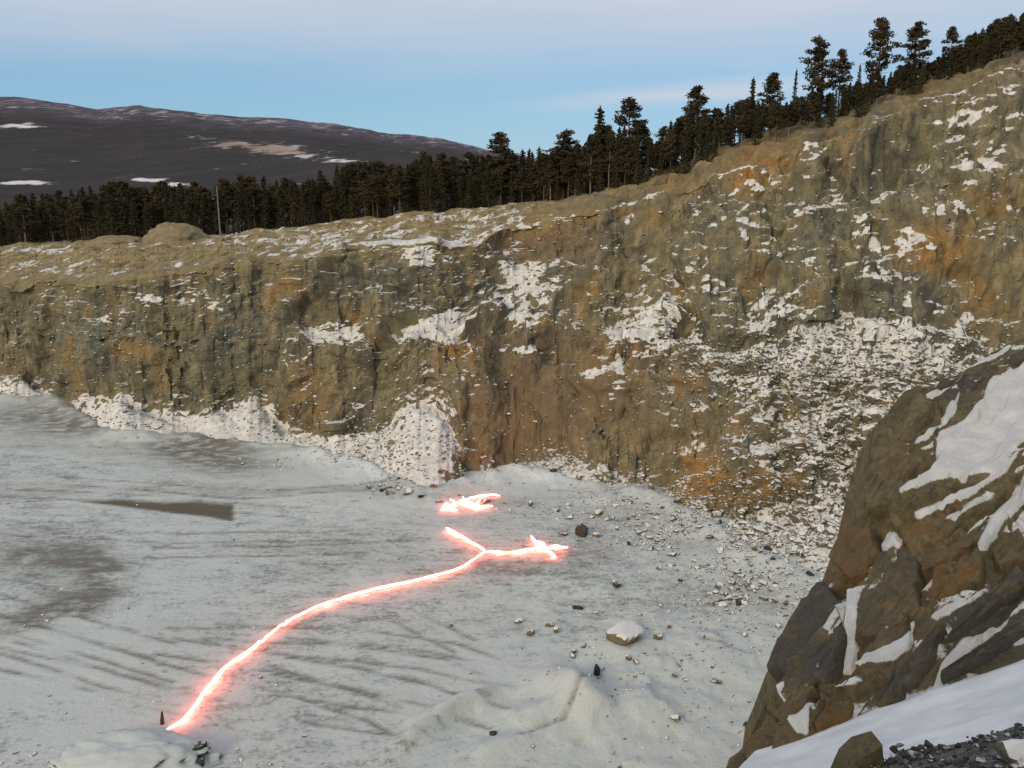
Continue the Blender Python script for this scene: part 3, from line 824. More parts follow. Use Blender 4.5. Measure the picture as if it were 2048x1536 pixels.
# back of the outcrop: over the skyline and down to the floor behind
outw = tw - lw; outw[:, 2] = 0; outw /= (np.linalg.norm(outw, axis=1, keepdims=True) + 1e-9)
outw = outw * 0.5 + np.array([-0.25, 0.8, 0]); 
last = OP2[-1]
bk = []
for q, (dd, dz) in enumerate([(0.25, 0.12), (0.7, 0.8), (1.2, 2.5), (1.8, 5), (2.6, 9), (3.6, 40)]):
    pnt = last + outw * dd
    pnt[:, 2] = np.maximum(last[:, 2] - dz, -0.5)
    pnt += 0.3 * np.stack([fbm(pnt * 0.8, 3, 160), fbm(pnt * 0.8, 3, 161), 0 * dd * pnt[:, 0]], -1)
    bk.append(pnt)
OP3 = np.concatenate([OP2, np.array(bk)], 0)
zer = np.zeros((len(bk), no))
otx, oty = project(OP3)
orust = np.clip(blob(otx, oty, [(1700, 1110, 60, 40, 1.0), (1900, 1165, 55, 40, 1.0), (1670, 1440, 60, 50, .9), (1850, 1290, 40, 30, .8), (1870, 1080, 60, 40, .7), (1520, 1500, 40, 30, .9), (1730, 1330, 40, 40, .8), (1820, 1070, 40, 30, .6), (1960, 1330, 60, 30, .3), (1800, 930, 60, 60, .35)]) + 0.4 * sstep(0.2, 0.6, fbm(OP3 * 0.5, 3, 152)), 0, 1)
ogrey = np.clip(blob(otx, oty, [(1630, 1330, 60, 70, 1.0), (1920, 1290, 160, 60, .9), (1780, 1220, 60, 70, .5), (1950, 760, 90, 40, .7), (2000, 1200, 120, 60, .8), (1880, 780, 60, 30, .6)]), 0, 1)
n = NT('outcrop_rock')
a = n.noise(0.9, 5, 0.6); b = n.noise(5, 5, 0.65)
c = n.mix(n.ramp(a, 0.35, 0.65), (0.150, 0.128, 0.066), (0.245, 0.200, 0.105))
c = n.mix(n.ramp(b, 0.4, 0.7, 0, 0.7), c, (0.075, 0.066, 0.044))
c = n.mix(n.math('MULTIPLY', n.attr('grey'), n.ramp(n.noise(1.5, 4), 0.25, 0.55), True), c, n.mix(n.noise(6, 4), (0.048, 0.048, 0.046), (0.118, 0.115, 0.106)))
c = n.mix(n.math('MULTIPLY', n.attr('rust'), n.ramp(n.noise(2.6, 5, 0.65), 0.32, 0.62), True), c, n.mix(n.noise(4, 3), (0.15, 0.062, 0.022), (0.26, 0.150, 0.050)))
c = n.mix(n.ramp(n.noise(2.0, 6, 0.7, dist=1.0), 0.62, 0.70, 0, 0.7), c, (0.028, 0.026, 0.022))
c = n.mix(n.ramp(n.noise(11, 7, 0.78), 0.44, 0.68, 0, 0.5), c, (0.055, 0.049, 0.034))
c = n.mix(n.ramp(n.noise(17, 6, 0.75), 0.56, 0.72, 0, 0.6), c, (0.30, 0.27, 0.20))
lin = n.noise(2.2, 7, 0.72, vec=n.rot(tuple(float(v) for v in e1), tuple(float(v) for v in e2), tuple(float(v) for v in e3)), stretch=(0.35, 2.6, 1.0))
c = n.mix(n.ramp(lin, 0.53, 0.64, 0, 0.6), c, (0.040, 0.036, 0.029))
sv = n.math('ADD', n.attr('snow'), n.math('MULTIPLY', n.math('SUBTRACT', n.noise(6, 7, 0.72), 0.5), 0.9))
c = n.mix(n.ramp(sv, 0.42, 0.62), c, n.mix(n.ramp(n.noise(1.5, 5), 0.35, 0.7), (0.66, 0.68, 0.69), (0.80, 0.81, 0.82)))
n.bump(n.math('ADD', n.noise(7, 8, 0.78), n.math('MULTIPLY', lin, 0.9)), 1.0, 0.14)
M_out = n.out(c, 0.88)
ON2 = grid_normals(OP2); ON2 = np.where((ON2 * toc).sum(-1, keepdims=True) < 0, -ON2, ON2)
osn = np.maximum(pb * 1.1, 0.62 * sstep(0.72, 0.95, ON2[..., 2]) * sstep(-0.2, 0.25, fbm(OP2 * 0.9, 3, 153)))
osn = np.concatenate([osn, zer + 0.1], 0)
out_me = mesh_np('rock_outcrop', OP3, grid_faces(OP3.shape[0], no), M_out, dict(snow=osn, rust=orust, grey=ogrey), smooth=False)
tag(link('rock_outcrop', out_me), kind='structure')

# angular slabs standing proud of the outcrop, each with its own joints
outcrop = bpy.data.objects['rock_outcrop']
SLABS = [  # outline, rust, grey, proud
    ([(1640, 1168), (1709, 1230), (1706, 1265), (1688, 1349), (1657, 1377), (1600, 1368), (1570, 1352), (1556, 1370), (1563, 1335), (1594, 1258)], 0.05, 1.0, .30),
    ([(1695, 1080), (1758, 1073), (1769, 1115), (1744, 1164), (1709, 1171), (1668, 1133)], 0.9, 0.0, .34),
    ([(1769, 1115), (1842, 1087), (1849, 1140), (1852, 1244), (1807, 1279), (1727, 1304), (1741, 1195)], 0.15, 0.5, .30),
    ([(1873, 1154), (1964, 1115), (1975, 1168), (1919, 1209), (1866, 1241)], 1.0, 0.0, .26),
    ([(1774, 814), (1852, 791), (1880, 830), (1835, 903), (1824, 1014), (1751, 1037), (1740, 992), (1757, 903)], 0.2, 0.15, .34),
    ([(1829, 1018), (1900, 985), (1935, 1026), (1852, 1059), (1800, 1068)], 0.6, 0.2, .24),
    ([(1709, 1380), (1780, 1366), (1849, 1335), (1905, 1280), (1880, 1340), (1849, 1370), (1797, 1408), (1716, 1429)], 0.1, 0.9, .22),
    ([(1936, 1244), (2041, 1150), (2060, 1180), (1954, 1262), (1901, 1300)], 0.1, 1.0, .24),
    ([(1650, 1387), (1709, 1380), (1716, 1429), (1688, 1457), (1640, 1475), (1654, 1429)], 0.8, 0.1, .22),
    ([(1500, 1506), (1559, 1450), (1580, 1478), (1535, 1512), (1500, 1522)], 0.7, 0.2, .16),
    ([(1572, 1412), (1650, 1394), (1640, 1420), (1580, 1465), (1560, 1448)], 0.4, 0.3, .20),
    ([(1884, 1366), (1978, 1314), (2060, 1255), (2060, 1275), (1954, 1338), (1887, 1372)], 0.0, 1.0, .22),
    ([(1982, 1115), (2037, 1075), (2060, 1133), (1999, 1150)], 0.3, 0.2, .22),
    ([(1890, 800), (1991, 745), (2060, 705), (2060, 722), (1985, 782), (1907, 812)], 0.1, 0.9, .22),
    ([(1780, 1240), (1850, 1210), (1860, 1255), (1800, 1290)], 0.5, 0.2, .42),
    ([(1850, 1160), (1872, 1100), (1930, 1070), (1960, 1100), (1870, 1150)], 0.5, 0.3, .2),
    ([(2070, 1200), (2160, 1110), (2220, 1150), (2120, 1230)], 0.2, 0.6, .3), ([(2090, 1020), (2180, 940), (2230, 1000), (2130, 1080)], 0.4, 0.2, .3)]
rs = np.random.default_rng(77)
oflat = OP2.reshape(-1, 3); o_n = ON.reshape(-1, 3)
q1_, q2_ = opx.ravel(), opy.ravel()
for (poly, ru, gr, pr) in SLABS:
    ring = []
    for k in range(len(poly)):
        a_, b_ = np.array(poly[k], float), np.array(poly[(k + 1) % len(poly)], float)
        m_ = max(1, int(np.hypot(*(b_ - a_)) / 16))
        for j in range(m_):
            w_ = a_ + (b_ - a_) * j / m_
            ring.append(w_ + rs.normal(0, 2.0, 2) * (j > 0))
    ring = np.array(ring)
    ids = [int(np.argmin((q1_ - x_) ** 2 + (q2_ - y_) ** 2)) for x_, y_ in ring]
    n_ = o_n[ids].mean(0); n_ /= np.linalg.norm(n_)
    base = OP.reshape(-1, 3)[ids]
    cen = base.mean(0)
    A_ = np.c_[base - cen]; _, _, vt = np.linalg.svd(A_); pn = vt[2]
    if pn @ n_ < 0: pn = -pn
    tilt_ = n_ * 0.5 + pn * 0.5 + rs.normal(0, 0.10, 3); tilt_ /= np.linalg.norm(tilt_)
    flatb = base - np.outer((base - cen) @ tilt_, tilt_) * 0.8
    m_ = len(ring)
    r0 = flatb - n_ * 0.9
    r1 = flatb + n_ * (pr * 0.80) + rs.normal(0, 0.02, (m_, 3))
    sh = 0.955
    r2 = cen + (flatb - cen) * sh + n_ * (pr + 0.06) + np.outer(rs.normal(0, 0.03, m_), n_)
    r3 = cen + (flatb - cen) * 0.5 + n_ * (pr + 0.06) + np.outer(rs.normal(0, 0.05, m_), n_)
    V_ = np.concatenate([r0, r1, r2, r3, [cen + n_ * (pr + 0.08)]])
    F_ = []
    for lv in range(3):
        for k in range(m_):
            a_, b_ = lv * m_ + k, lv * m_ + (k + 1) % m_
            F_ += [(a_, b_, b_ + m_), (a_, b_ + m_, a_ + m_)]
    for k in range(m_):
        F_.append((3 * m_ + k, 3 * m_ + (k + 1) % m_, 4 * m_))
    nv_ = len(V_)
    sme = mesh_np('slab', V_, np.array(F_), M_out, dict(snow=np.full(nv_, 0.08), rust=np.full(nv_, ru), grey=np.full(nv_, gr)))
    link('slab', sme, outcrop)

# ================================================================== stones
def hull_mesh(name, seed, mat, sq=(1, 0.8, 0.62), npts=16):
    r = np.random.default_rng(seed)
    v = r.normal(size=(npts, 3)); v /= np.linalg.norm(v, axis=1, keepdims=True)
    v *= r.uniform(0.75, 1.05, size=(npts, 1)) * np.array(sq)
    bm = bmesh.new()
    for q in v:
        bm.verts.new(q)
    res = bmesh.ops.convex_hull(bm, input=bm.verts[:])
    for g in set(res['geom_interior'] + res['geom_unused']):
        if isinstance(g, bmesh.types.BMVert) and g.is_valid:
            bm.verts.remove(g)
    bmesh.ops.triangulate(bm, faces=bm.faces[:])
    bmesh.ops.recalc_face_normals(bm, faces=bm.faces[:])
    me = bpy.data.meshes.new(name); bm.to_mesh(me); bm.free()
    if mat: me.materials.append(mat)
    return me
tmpl = []
for k in range(10):
    me = hull_mesh('stone_template', 200 + k, None, npts=13)
    V = np.array([v.co[:] for v in me.vertices]); Fc = np.array([p.vertices[:] for p in me.polygons])
    tmpl.append((V, Fc)); bpy.data.meshes.remove(me)

def scatter(name, pos, size, mat, seed):
    r = np.random.default_rng(seed)
    Vs, Fs, off = [], [], 0
    for p_, s in zip(pos, size):
        V, Fc = tmpl[r.integers(10)]
        a = r.uniform(0, 6.28); ca, sa = math.cos(a), math.sin(a)
        b = r.normal(0, 0.35); cb, sb = math.cos(b), math.sin(b)
        Q_ = V * s * r.uniform(0.75, 1.25, 3)
        Q_ = np.stack([Q_[:, 0], Q_[:, 1] * cb - Q_[:, 2] * sb, Q_[:, 1] * sb + Q_[:, 2] * cb], -1)
        Q_ = np.stack([Q_[:, 0] * ca - Q_[:, 1] * sa, Q_[:, 0] * sa + Q_[:, 1] * ca, Q_[:, 2]], -1)
        Vs.append(Q_ + p_ ); Fs.append(Fc + off); off += len(V)
    return mesh_np(name, np.concatenate(Vs), np.concatenate(Fs), mat)

# rubble lying on the wall's talus and benches
dens = blob(px, py, [(1640, 740, 190, 75, 1.0), (1720, 900, 150, 120, .9), (1570, 1060, 150, 80, 1.0), (1460, 1000, 70, 70, .5), (1850, 720, 120, 50, .7), (1320, 650, 80, 45, .35),
                     (820, 900, 90, 60, .5), (520, 860, 70, 45, .25), (250, 840, 70, 40, .25), (1240, 990, 120, 30, .5), (1110, 920, 50, 30, .35), (700, 930, 120, 40, .35)])
dens += 0.05 * (lev > 0.1) * (lev < 4)
dens *= (lev > 0.02) * (lev < 4.0) * (px < 2150)
flat = np.cumsum(dens.ravel()); flat /= flat[-1]
idx = np.searchsorted(flat, rng.random(20000))
pos = P2.reshape(-1, 3)[idx]
siz = 0.08 + 0.15 * rng.random(len(idx)) ** 2 + (0.2 + 0.35 * rubble_zone.ravel()[idx]) * rng.random(len(idx)) ** 12
fr_ = blob(fpx, fpy, [(1330, 1055, 150, 40, 1.0), (1500, 1150, 110, 60, 1.0), (1200, 1015, 110, 18, .6), (1600, 1200, 60, 40, .8), (800, 985, 80, 16, .5), (600, 925, 120, 10, .4)]) * (0.4 + sstep(-0.1, 0.3, fbm(FP * 0.35, 3, 95)))
fr_ = np.cumsum(fr_.ravel()); fr_ /= fr_[-1]
fi_ = np.searchsorted(fr_, rng.random(2600))
pos = np.concatenate([pos, P3.reshape(-1, 3)[fi_]]); siz = np.concatenate([siz, 0.05 + 0.14 * rng.random(2600) ** 2 + 0.3 * rng.random(2600) ** 14])
rub = scatter('rubble', pos, siz, M_rubble, 5)
tag(link('rubble', rub), 'broken snow-dusted rubble covering the talus and ledges of the quarry wall', 'rubble', kind='stuff')
# small stones on the floor
fd = 0.02 + blob(fpx, fpy, [(1330, 1060, 170, 50, 1.0), (1500, 1200, 140, 80, .9), (1150, 1010, 120, 25, .5), (1300, 1300, 200, 120, .35), (820, 980, 80, 25, .6), (420, 910, 130, 25, .3), (1400, 1440, 160, 90, .25), (60, 1520, 80, 20, .4), (520, 1530, 120, 10, .4)])
fd += 0.5 * np.exp(-bdist / 2.0)
fd *= (fpx < 1750) & (fpx > -60) & (fpy < 1600) & (fpy > 880)
flat = np.cumsum(fd.ravel()); flat /= flat[-1]
idx = np.searchsorted(flat, rng.random(4200))
pos = P3.reshape(-1, 3)[idx] + rng.uniform(-0.15, 0.15, (4200, 3)) * np.array([1, 1, 0])
siz = 0.04 + 0.13 * rng.random(4200) ** 3
tag(link('scattered_stones', scatter('scattered_stones', pos, siz, M_boulder, 6)), 'small dark stones strewn over the snowy quarry floor', 'stones', kind='stuff')
# gravel on the near slope
gi = np.argwhere(grav & (sl[..., 1] < 14.0) & (sl[..., 1] > 6))
gi = gi[rng.integers(len(gi), size=1500)]
pos = sl[gi[:, 0], gi[:, 1]] + rng.uniform(-0.08, 0.08, (1500, 3)) * np.array([1, 1, 0])
siz = 0.025 + 0.07 * rng.random(1500) ** 3
tag(link('loose_gravel', scatter('loose_gravel', pos, siz, M_dark, 7)), 'loose dark gravel heaped on the snowy slope below the camera', 'gravel', kind='stuff')

# boulders one can point at
_bm = bmesh.new(); bmesh.ops.create_icosphere(_bm, subdivisions=3, radius=1)
ICO_V = np.array([v.co[:] for v in _bm.verts]); ICO_F = np.array([[v.index for v in f.verts] for f in _bm.faces]); _bm.free()
def broken_rock(name, seed, mat, sq):
    r = np.random.default_rng(seed)
    d = r.normal(size=(9, 3)); d /= np.linalg.norm(d, axis=1, keepdims=True)
    h_ = r.uniform(0.36, 0.80, 9)
    dots = ICO_V @ d.T
    lim = np.where(dots > 0.05, h_ / np.maximum(dots, 0.05), 9).min(1)
    rad = np.minimum(lim, 1.15) + 0.035 * fbm(ICO_V * 2.5 + seed, 3, seed)
    return mesh_np(name, ICO_V * rad[:, None] * np.array(sq), ICO_F, mat)

def boulder(px_, py_, wpx, hpx, label, seed, mat, group=None, name='boulder', zref=None, P0=None, flatness=0.75, cat='boulder'):
    p = np.array(P0) if P0 is not None else ground(px_, py_)
    if P0 is None:
        p[2] = floor_z(p[0], p[1])
    depth = (p[1] * cp - (p[2] - H) * sp_)
    w = wpx / F * depth / 2; h = hpx / F * depth / 2
    me = broken_rock(name, seed, mat, (1, 0.8, flatness))
    o = link(name, me)
    o.scale = (w, w, max(h, 0.3 * w) / flatness)
    o.location = (p[0], p[1], p[2] + 0.5 * max(h, 0.3 * w))
    o.rotation_euler = (0, 0, random.uniform(0, 6.28))
    return tag(o, label, cat, group)
boulder(1166, 1072, 34, 34, 'black angular boulder standing alone beyond the burning cord', 301, M_dark)
boulder(1125, 1072, 22, 14, 'small dark stone beside the black boulder', 302, M_dark)
boulder(1240, 1285, 92, 22, 'large flat snow-topped slab of rock with a dark underside', 303, M_boulder, flatness=0.5)
boulder(1060, 1268, 26, 20, 'rounded snow-capped stone, largest of a small cluster', 304, M_boulder)
boulder(1098, 1250, 20, 15, 'snow-dusted stone in a small cluster on the floor', 305, M_boulder, 'clustered stones')
boulder(1112, 1264, 20, 15, 'snow-dusted stone in a small cluster on the floor', 306, M_boulder, 'clustered stones')
boulder(1040, 1245, 22, 15, 'snow-dusted stone in a small cluster on the floor', 307, M_boulder, 'clustered stones')
boulder(1234, 1178, 24, 14, 'flat black stone lying between the cord and the wall', 308, M_dark)
boulder(1312, 1282, 26, 22, 'snowy stone just beyond the flat slab of rock', 309, M_boulder)
boulder(988, 1478, 18, 14, 'black stone on the smooth snow near the drift ridge', 310, M_dark)
boulder(1195, 1350, 16, 34, 'dark upright stone at the end of a long snow crack', 311, M_dark)
k = 0
while k < 70:
    i = np.searchsorted(flat, rng.random()); q = P3.reshape(-1, 3)[i]
    bx, by = float(fpx.ravel()[i]), float(fpy.ravel()[i])
    if bx > 1640 or by > 1500 or by < 940 or bx < 700:
        continue
    boulder(bx, by, rng.uniform(10, 26), rng.uniform(7, 16), 'dark snow-dusted stone scattered on the quarry floor below the wall', 400 + k, M_boulder if k % 3 else M_dark, 'stones scattered below the wall')
    k += 1
# snow-covered rock lump with a dark hollow, at the end of the cord
c0 = ground(265, 1530)
lump = np.random.default_rng(3)
def lumpy(name, centre, rx, ry, rz, mat, seed, amp_=0.18, nu=90, nv=44):
    u = np.linspace(0, 2 * math.pi, nu, endpoint=False); v = np.linspace(-0.25, math.pi / 2, nv)
    UU, VV = np.meshgrid(u, v)
    D = np.stack([np.cos(UU) * np.cos(VV), np.sin(UU) * np.cos(VV), np.sin(VV)], -1)
    rr = 1 + amp_ * fbm(D * 2.2 + seed, 4, seed) + 0.07 * facet(D * 2.6 + seed, seed + 5)
    V = D * rr[..., None] * np.array([rx, ry, rz])
    fc = []
    for a_ in range(nv - 1):
        for b_ in range(nu):
            fc.append((a_ * nu + b_, a_ * nu + (b_ + 1) % nu, (a_ + 1) * nu + (b_ + 1) % nu, (a_ + 1) * nu + b_))
    me = mesh_np(name, V, np.array(fc), mat, smooth=True)
    o = link(name, me); o.location = tuple(float(x) for x in centre)
    return o
M_lump = make_rock_snow_mat('snowed_rock', 0.5, 0.16, 0.40, 0.6, 0.6, (0.44, 0.48, 0.475))
o = lumpy('snowy_mound', (c0[0], c0[1], -0.1), 4.1, 2.2, 1.30, M_lump, 41, 0.26)
tag(o, 'low snow-covered rock mound where the burning cord ends', 'mound')
p = ground(398, 1522)  # two black rocks added in place of the mound's shaded hollow
boulder(392, 1524, 40, 66, 'black jagged rock added as the shaded hollow of the snow-covered mound', 327, M_dark, P0=(p[0] - 0.05, p[1] + 0.1, 0.1))
boulder(375, 1540, 60, 30, 'dark flat rock added as the shaded undercut at the foot of the snow-covered mound', 321, M_dark)
# thin dark marker stake near the cord
p = ground(325, 1450)
sv_ = []
for zz, rr in ((-0.1, 0.10), (0.25, 0.11), (0.5, 0.08), (0.72, 0.05)):
    for a_ in range(7):
        sv_.append((rr * math.cos(a_ * 0.898) + 0.06 * zz, rr * math.sin(a_ * 0.898), zz))
sf_ = [(r_ * 7 + a_, r_ * 7 + (a_ + 1) % 7, (r_ + 1) * 7 + (a_ + 1) % 7, (r_ + 1) * 7 + a_) for r_ in range(3) for a_ in range(7)]
me = bpy.data.meshes.new('marker_stake'); me.from_pydata(sv_, [], sf_ + [tuple(range(21, 28))]); me.materials.append(M_dark)
o = link('marker_stake', me); o.location = (p[0], p[1], floor_z(p[0], p[1]))
tag(o, 'short dark upright stake in the snow beside the cord end', 'stake')
# blocks on the near slope
def on_slope(x_, y_):
    m_ = (spx - x_) ** 2 + (spy - y_) ** 2 + 1e9 * (sl[..., 1] < 4)
    return sl.reshape(-1, 3)[np.argmin(m_)]
for (bx, by, w_, h_, sd_, lb, mt) in [(1715, 1540, 150, 165, 331, 'angular olive-brown block half sunk in the snow slope', M_out), (2035, 1530, 120, 90, 332, 'grey boulder beside the loose gravel on the slope', M_boulder),
                                  (1792, 1492, 34, 24, 333, 'small dark stone at the edge of the loose gravel', M_dark), (1835, 1520, 60, 36, 334, 'flat dark stone lying in the loose gravel', M_dark)]:
    q = on_slope(bx, by)
    ob = boulder(0, 0, w_, h_, lb, sd_, mt, P0=(q[0], q[1], q[2] - 0.08))
    if sd_ == 331:
        bv = [(-.46, -.3, -.4), (.40, -.32, -.4), (.42, .35, -.4), (-.46, .35, -.4), (-.33, -.24, .20), (.05, -.27, .40), (.30, -.2, .50), (.36, .3, .46), (-.05, .32, .36), (-.31, .28, .17)]
        bf = [(0, 1, 6, 5, 4), (1, 2, 7, 6), (2, 3, 9, 8, 7), (3, 0, 4, 9), (4, 5, 8, 9), (5, 6, 7, 8), (3, 2, 1, 0)]
        bme = bpy.data.meshes.new('boulder'); bme.from_pydata(bv, [], bf); bme.materials.append(M_out)
        ob.data = bme; ob.scale = (0.72, 0.72, 0.78); ob.rotation_euler = (0, 0, 0.15); ob.location = (q[0], q[1], q[2] + 0.12)

# ================================================================== heaps and pole on the rim
def rim_y(px_):
    return float(np.interp(px_, PX, LVP[5][:, 1]))
def heap(px_, py_, Y_, wpx, hpx, label, seed):
    c_ = at(px_, py_, Y_)
    o = lumpy('gravel_heap', (c_[0], c_[1], c_[2] - 0.2), wpx / F * Y_ / 2, wpx / F * Y_ / 2.2, hpx / F * Y_ + 0.2, M_heap, seed, 0.10, 60, 24)
    return tag(o, label, 'heap')
heap(352, 484, rim_y(352) - 5, 124, 36, 'tall rounded heap of olive gravel on the quarry rim', 51)
heap(235, 488, rim_y(235) - 5, 120, 16, 'low flat heap of gravel beside the taller heap', 52)
pp = at(441, 474, rim_y(441) - 1.0)
vs, fs = [], []
for k, (zz, rr) in enumerate(((-0.5, 0.13), (4, 0.115), (8.1, 0.09))):
    for a_ in range(8):
        vs.append((rr * math.cos(a_ * math.pi / 4), rr * math.sin(a_ * math.pi / 4), zz))
for r_ in range(2):
    for a_ in range(8):
        fs.append((r_ * 8 + a_, r_ * 8 + (a_ + 1) % 8, (r_ + 1) * 8 + (a_ + 1) % 8, (r_ + 1) * 8 + a_))
fs.append(tuple(range(16, 24)))
me = bpy.data.meshes.new('utility_pole'); me.from_pydata(vs, [], fs); me.materials.append(M_pole)
o = link('utility_pole', me); o.location = tuple(float(x) for x in pp)
tag(o, 'slim grey wooden pole standing beside the gravel heap', 'pole')

# ================================================================== trees
def tube(Vs, Fs, pts, rad, n_=6):
    base = len(Vs)
    for (p_, r_) in zip(pts, rad):
        for a_ in range(n_):
            t_ = a_ * 2 * math.pi / n_
            Vs.append((p_[0] + r_ * math.cos(t_), p_[1] + r_ * math.sin(t_), p_[2]))
    for k in range(len(pts) - 1):
        for a_ in range(n_):
            Fs.append((base + k * n_ + a_, base + k * n_ + (a_ + 1) % n_, base + (k + 1) * n_ + (a_ + 1) % n_, base + (k + 1) * n_ + a_))

def limb(Vs, Fs, p0, p1, r0):
    base = len(Vs)
    d = np.array(p1) - np.array(p0)
    s = np.cross(d, (0, 0, 1)); s /= np.linalg.norm(s) + 1e-6
    u = np.cross(s, d); u /= np.linalg.norm(u) + 1e-6
    for q in (s, -0.5 * s + 0.87 * u, -0.5 * s - 0.87 * u):
        Vs.append(tuple(np.array(p0) + q * r0))
    Vs.append(tuple(p1))
    for k in range(3):
        b_ = (k + 1) % 3
        Fs.append((base + k, base + b_, base + 3, base + 3))

def clump(Vs, Fs, c_, rad, count, r, size):
    for _ in range(count):
        d = r.normal(size=3); d /= np.linalg.norm(d); d *= r.random() ** 0.4
        p_ = np.array(c_) + d * rad
        a_ = r.normal(size=3); a_[2] *= 0.6; a_ /= np.linalg.norm(a_)
        b_ = np.cross(a_, r.normal(size=3)); b_ /= np.linalg.norm(b_) + 1e-6
        s = size * r.uniform(0.6, 1.3)
        base = len(Vs)
        Vs.extend([tuple(p_ - a_ * s), tuple(p_ + b_ * s * 0.5), tuple(p_ + a_ * s), tuple(p_ - b_ * s * 0.5)])
        Fs.append((base, base + 1, base + 2, base + 3))

def make_tree(kind, seed, bark):
    """unit-height (1 = 10 m) tree meshes: trunk with limbs, crown"""
    r = np.random.default_rng(seed)
    Hh = 14.0
    tv, tf, cv, cf = [], [], [], []
    lean = r.normal(0, 0.02, 2)
    pts = [(lean[0] * t * Hh + 0.15 * math.sin(t * 4 + seed), lean[1] * t * Hh, t * Hh - 0.5) for t in np.linspace(0, 1, 9)]
    tube(tv, tf, pts, [0.20 * (1 - t) ** 0.8 + 0.025 for t in np.linspace(0, 1, 9)])
    def on(t):
        x = np.linspace(0, 1, 9)
        return np.array([np.interp(t, x, [p_[q] for p_ in pts]) for q in range(3)])
    if kind == 'pine':
        start = r.uniform(0.28, 0.46)
        wid = r.uniform(2.3, 3.1)
        for k in range(30):
            t = start + (0.98 - start) * (k / 29.0)
            u = (t - start) / (1 - start)
            prof = (0.55 + 0.6 * math.sin(math.pi * min(u * 0.9 + 0.12, 1.0))) * (1 - 0.75 * u ** 2.2)
            ln = wid * prof * r.uniform(0.55, 1.15)
            az = k * 2.4 + r.uniform(-0.5, 0.5)
            p0 = on(t)
            p1 = p0 + np.array([math.cos(az) * ln, math.sin(az) * ln, ln * r.uniform(-0.05, 0.45)])
            limb(tv, tf, p0, p1, 0.055)
            if r.random() < 0.12:
                continue
            for s in (0.4, 0.7, 0.97):
                c_ = p0 + (p1 - p0) * s + r.normal(0, 0.12, 3)
                clump(cv, cf, c_, np.array([0.85, 0.85, 0.5]) * r.uniform(0.7, 1.2), 42, r, 0.25)
        clump(cv, cf, on(0.98), np.array([0.45, 0.45, 0.6]), 50, r, 0.2)
        for k in range(6):   # dead stubs
            t = r.uniform(0.15, start); az = r.uniform(0, 6.28); p0 = on(t)
            limb(tv, tf, p0, p0 + np.array([math.cos(az), math.sin(az), -0.2]) * r.uniform(0.4, 1.0), 0.03)
    else:
        wid = r.uniform(1.7, 2.3)
        nb = 64
        for k in range(nb):
            t = 0.06 + 0.91 * k / (nb - 1.0)
            ln = wid * (1 - t) ** 0.75 * r.uniform(0.65, 1.15) + 0.12
            az = k * 2.4 + r.uniform(-0.4, 0.4)
            p0 = on(t)
            p1 = p0 + np.array([math.cos(az) * ln, math.sin(az) * ln, -ln * r.uniform(0.15, 0.5)])
            limb(tv, tf, p0, p1, 0.035)
            for s in (0.4, 0.8):
                c_ = p0 + (p1 - p0) * s
                clump(cv, cf, c_, np.array([0.5, 0.5, 0.28]) * (0.4 + ln / wid * 0.9), 17, r, 0.22)
        clump(cv, cf, on(0.985), np.array([0.1, 0.1, 0.45]), 24, r, 0.14)
    tm = bpy.data.meshes.new('trunk'); tm.from_pydata(tv, [], [f_ if f_[2] != f_[3] else f_[:3] for f_ in tf]); tm.materials.append(bark)
    cm = bpy.data.meshes.new('crown'); cm.from_pydata(cv, [], cf); cm.materials.append(M_pine if kind == 'pine' else M_spruce)
    return tm, cm
PINES = [make_tree('pine', 500 + k, M_barkp if k in (2, 5) else M_bark) for k in range(7)]
SPRUCES = [make_tree('spruce', 600 + k, M_bark) for k in range(5)]

def plant(kind, var, P0, height, label, group, wide=1.0):
    tm, cm = (PINES if kind == 'pine' else SPRUCES)[var]
    e = thing('pine_tree' if kind == 'pine' else 'spruce_tree', label, 'pine' if kind == 'pine' else 'spruce', P0, rng.uniform(0, 6.28), group)
    s = height / 13.5
    wide *= 1.1 if P0[0] < 10 else 0.95
    e.scale = (s * wide, s * wide, s)
    link('trunk', tm, e); link('crown', cm, e)
    return e

def plant_px(kind, var, px_, top, Y_, label, group=None, wide=1.0):
    z0 = forest_z(px_, Y_)
    a_ = (px_ - 1024) / F
    top_p = at(px_, top, Y_)
    h = max(top_p[2] - z0, 4.0)
    return plant(kind, var, (top_p[0], Y_, z0), h, label, group, wide)

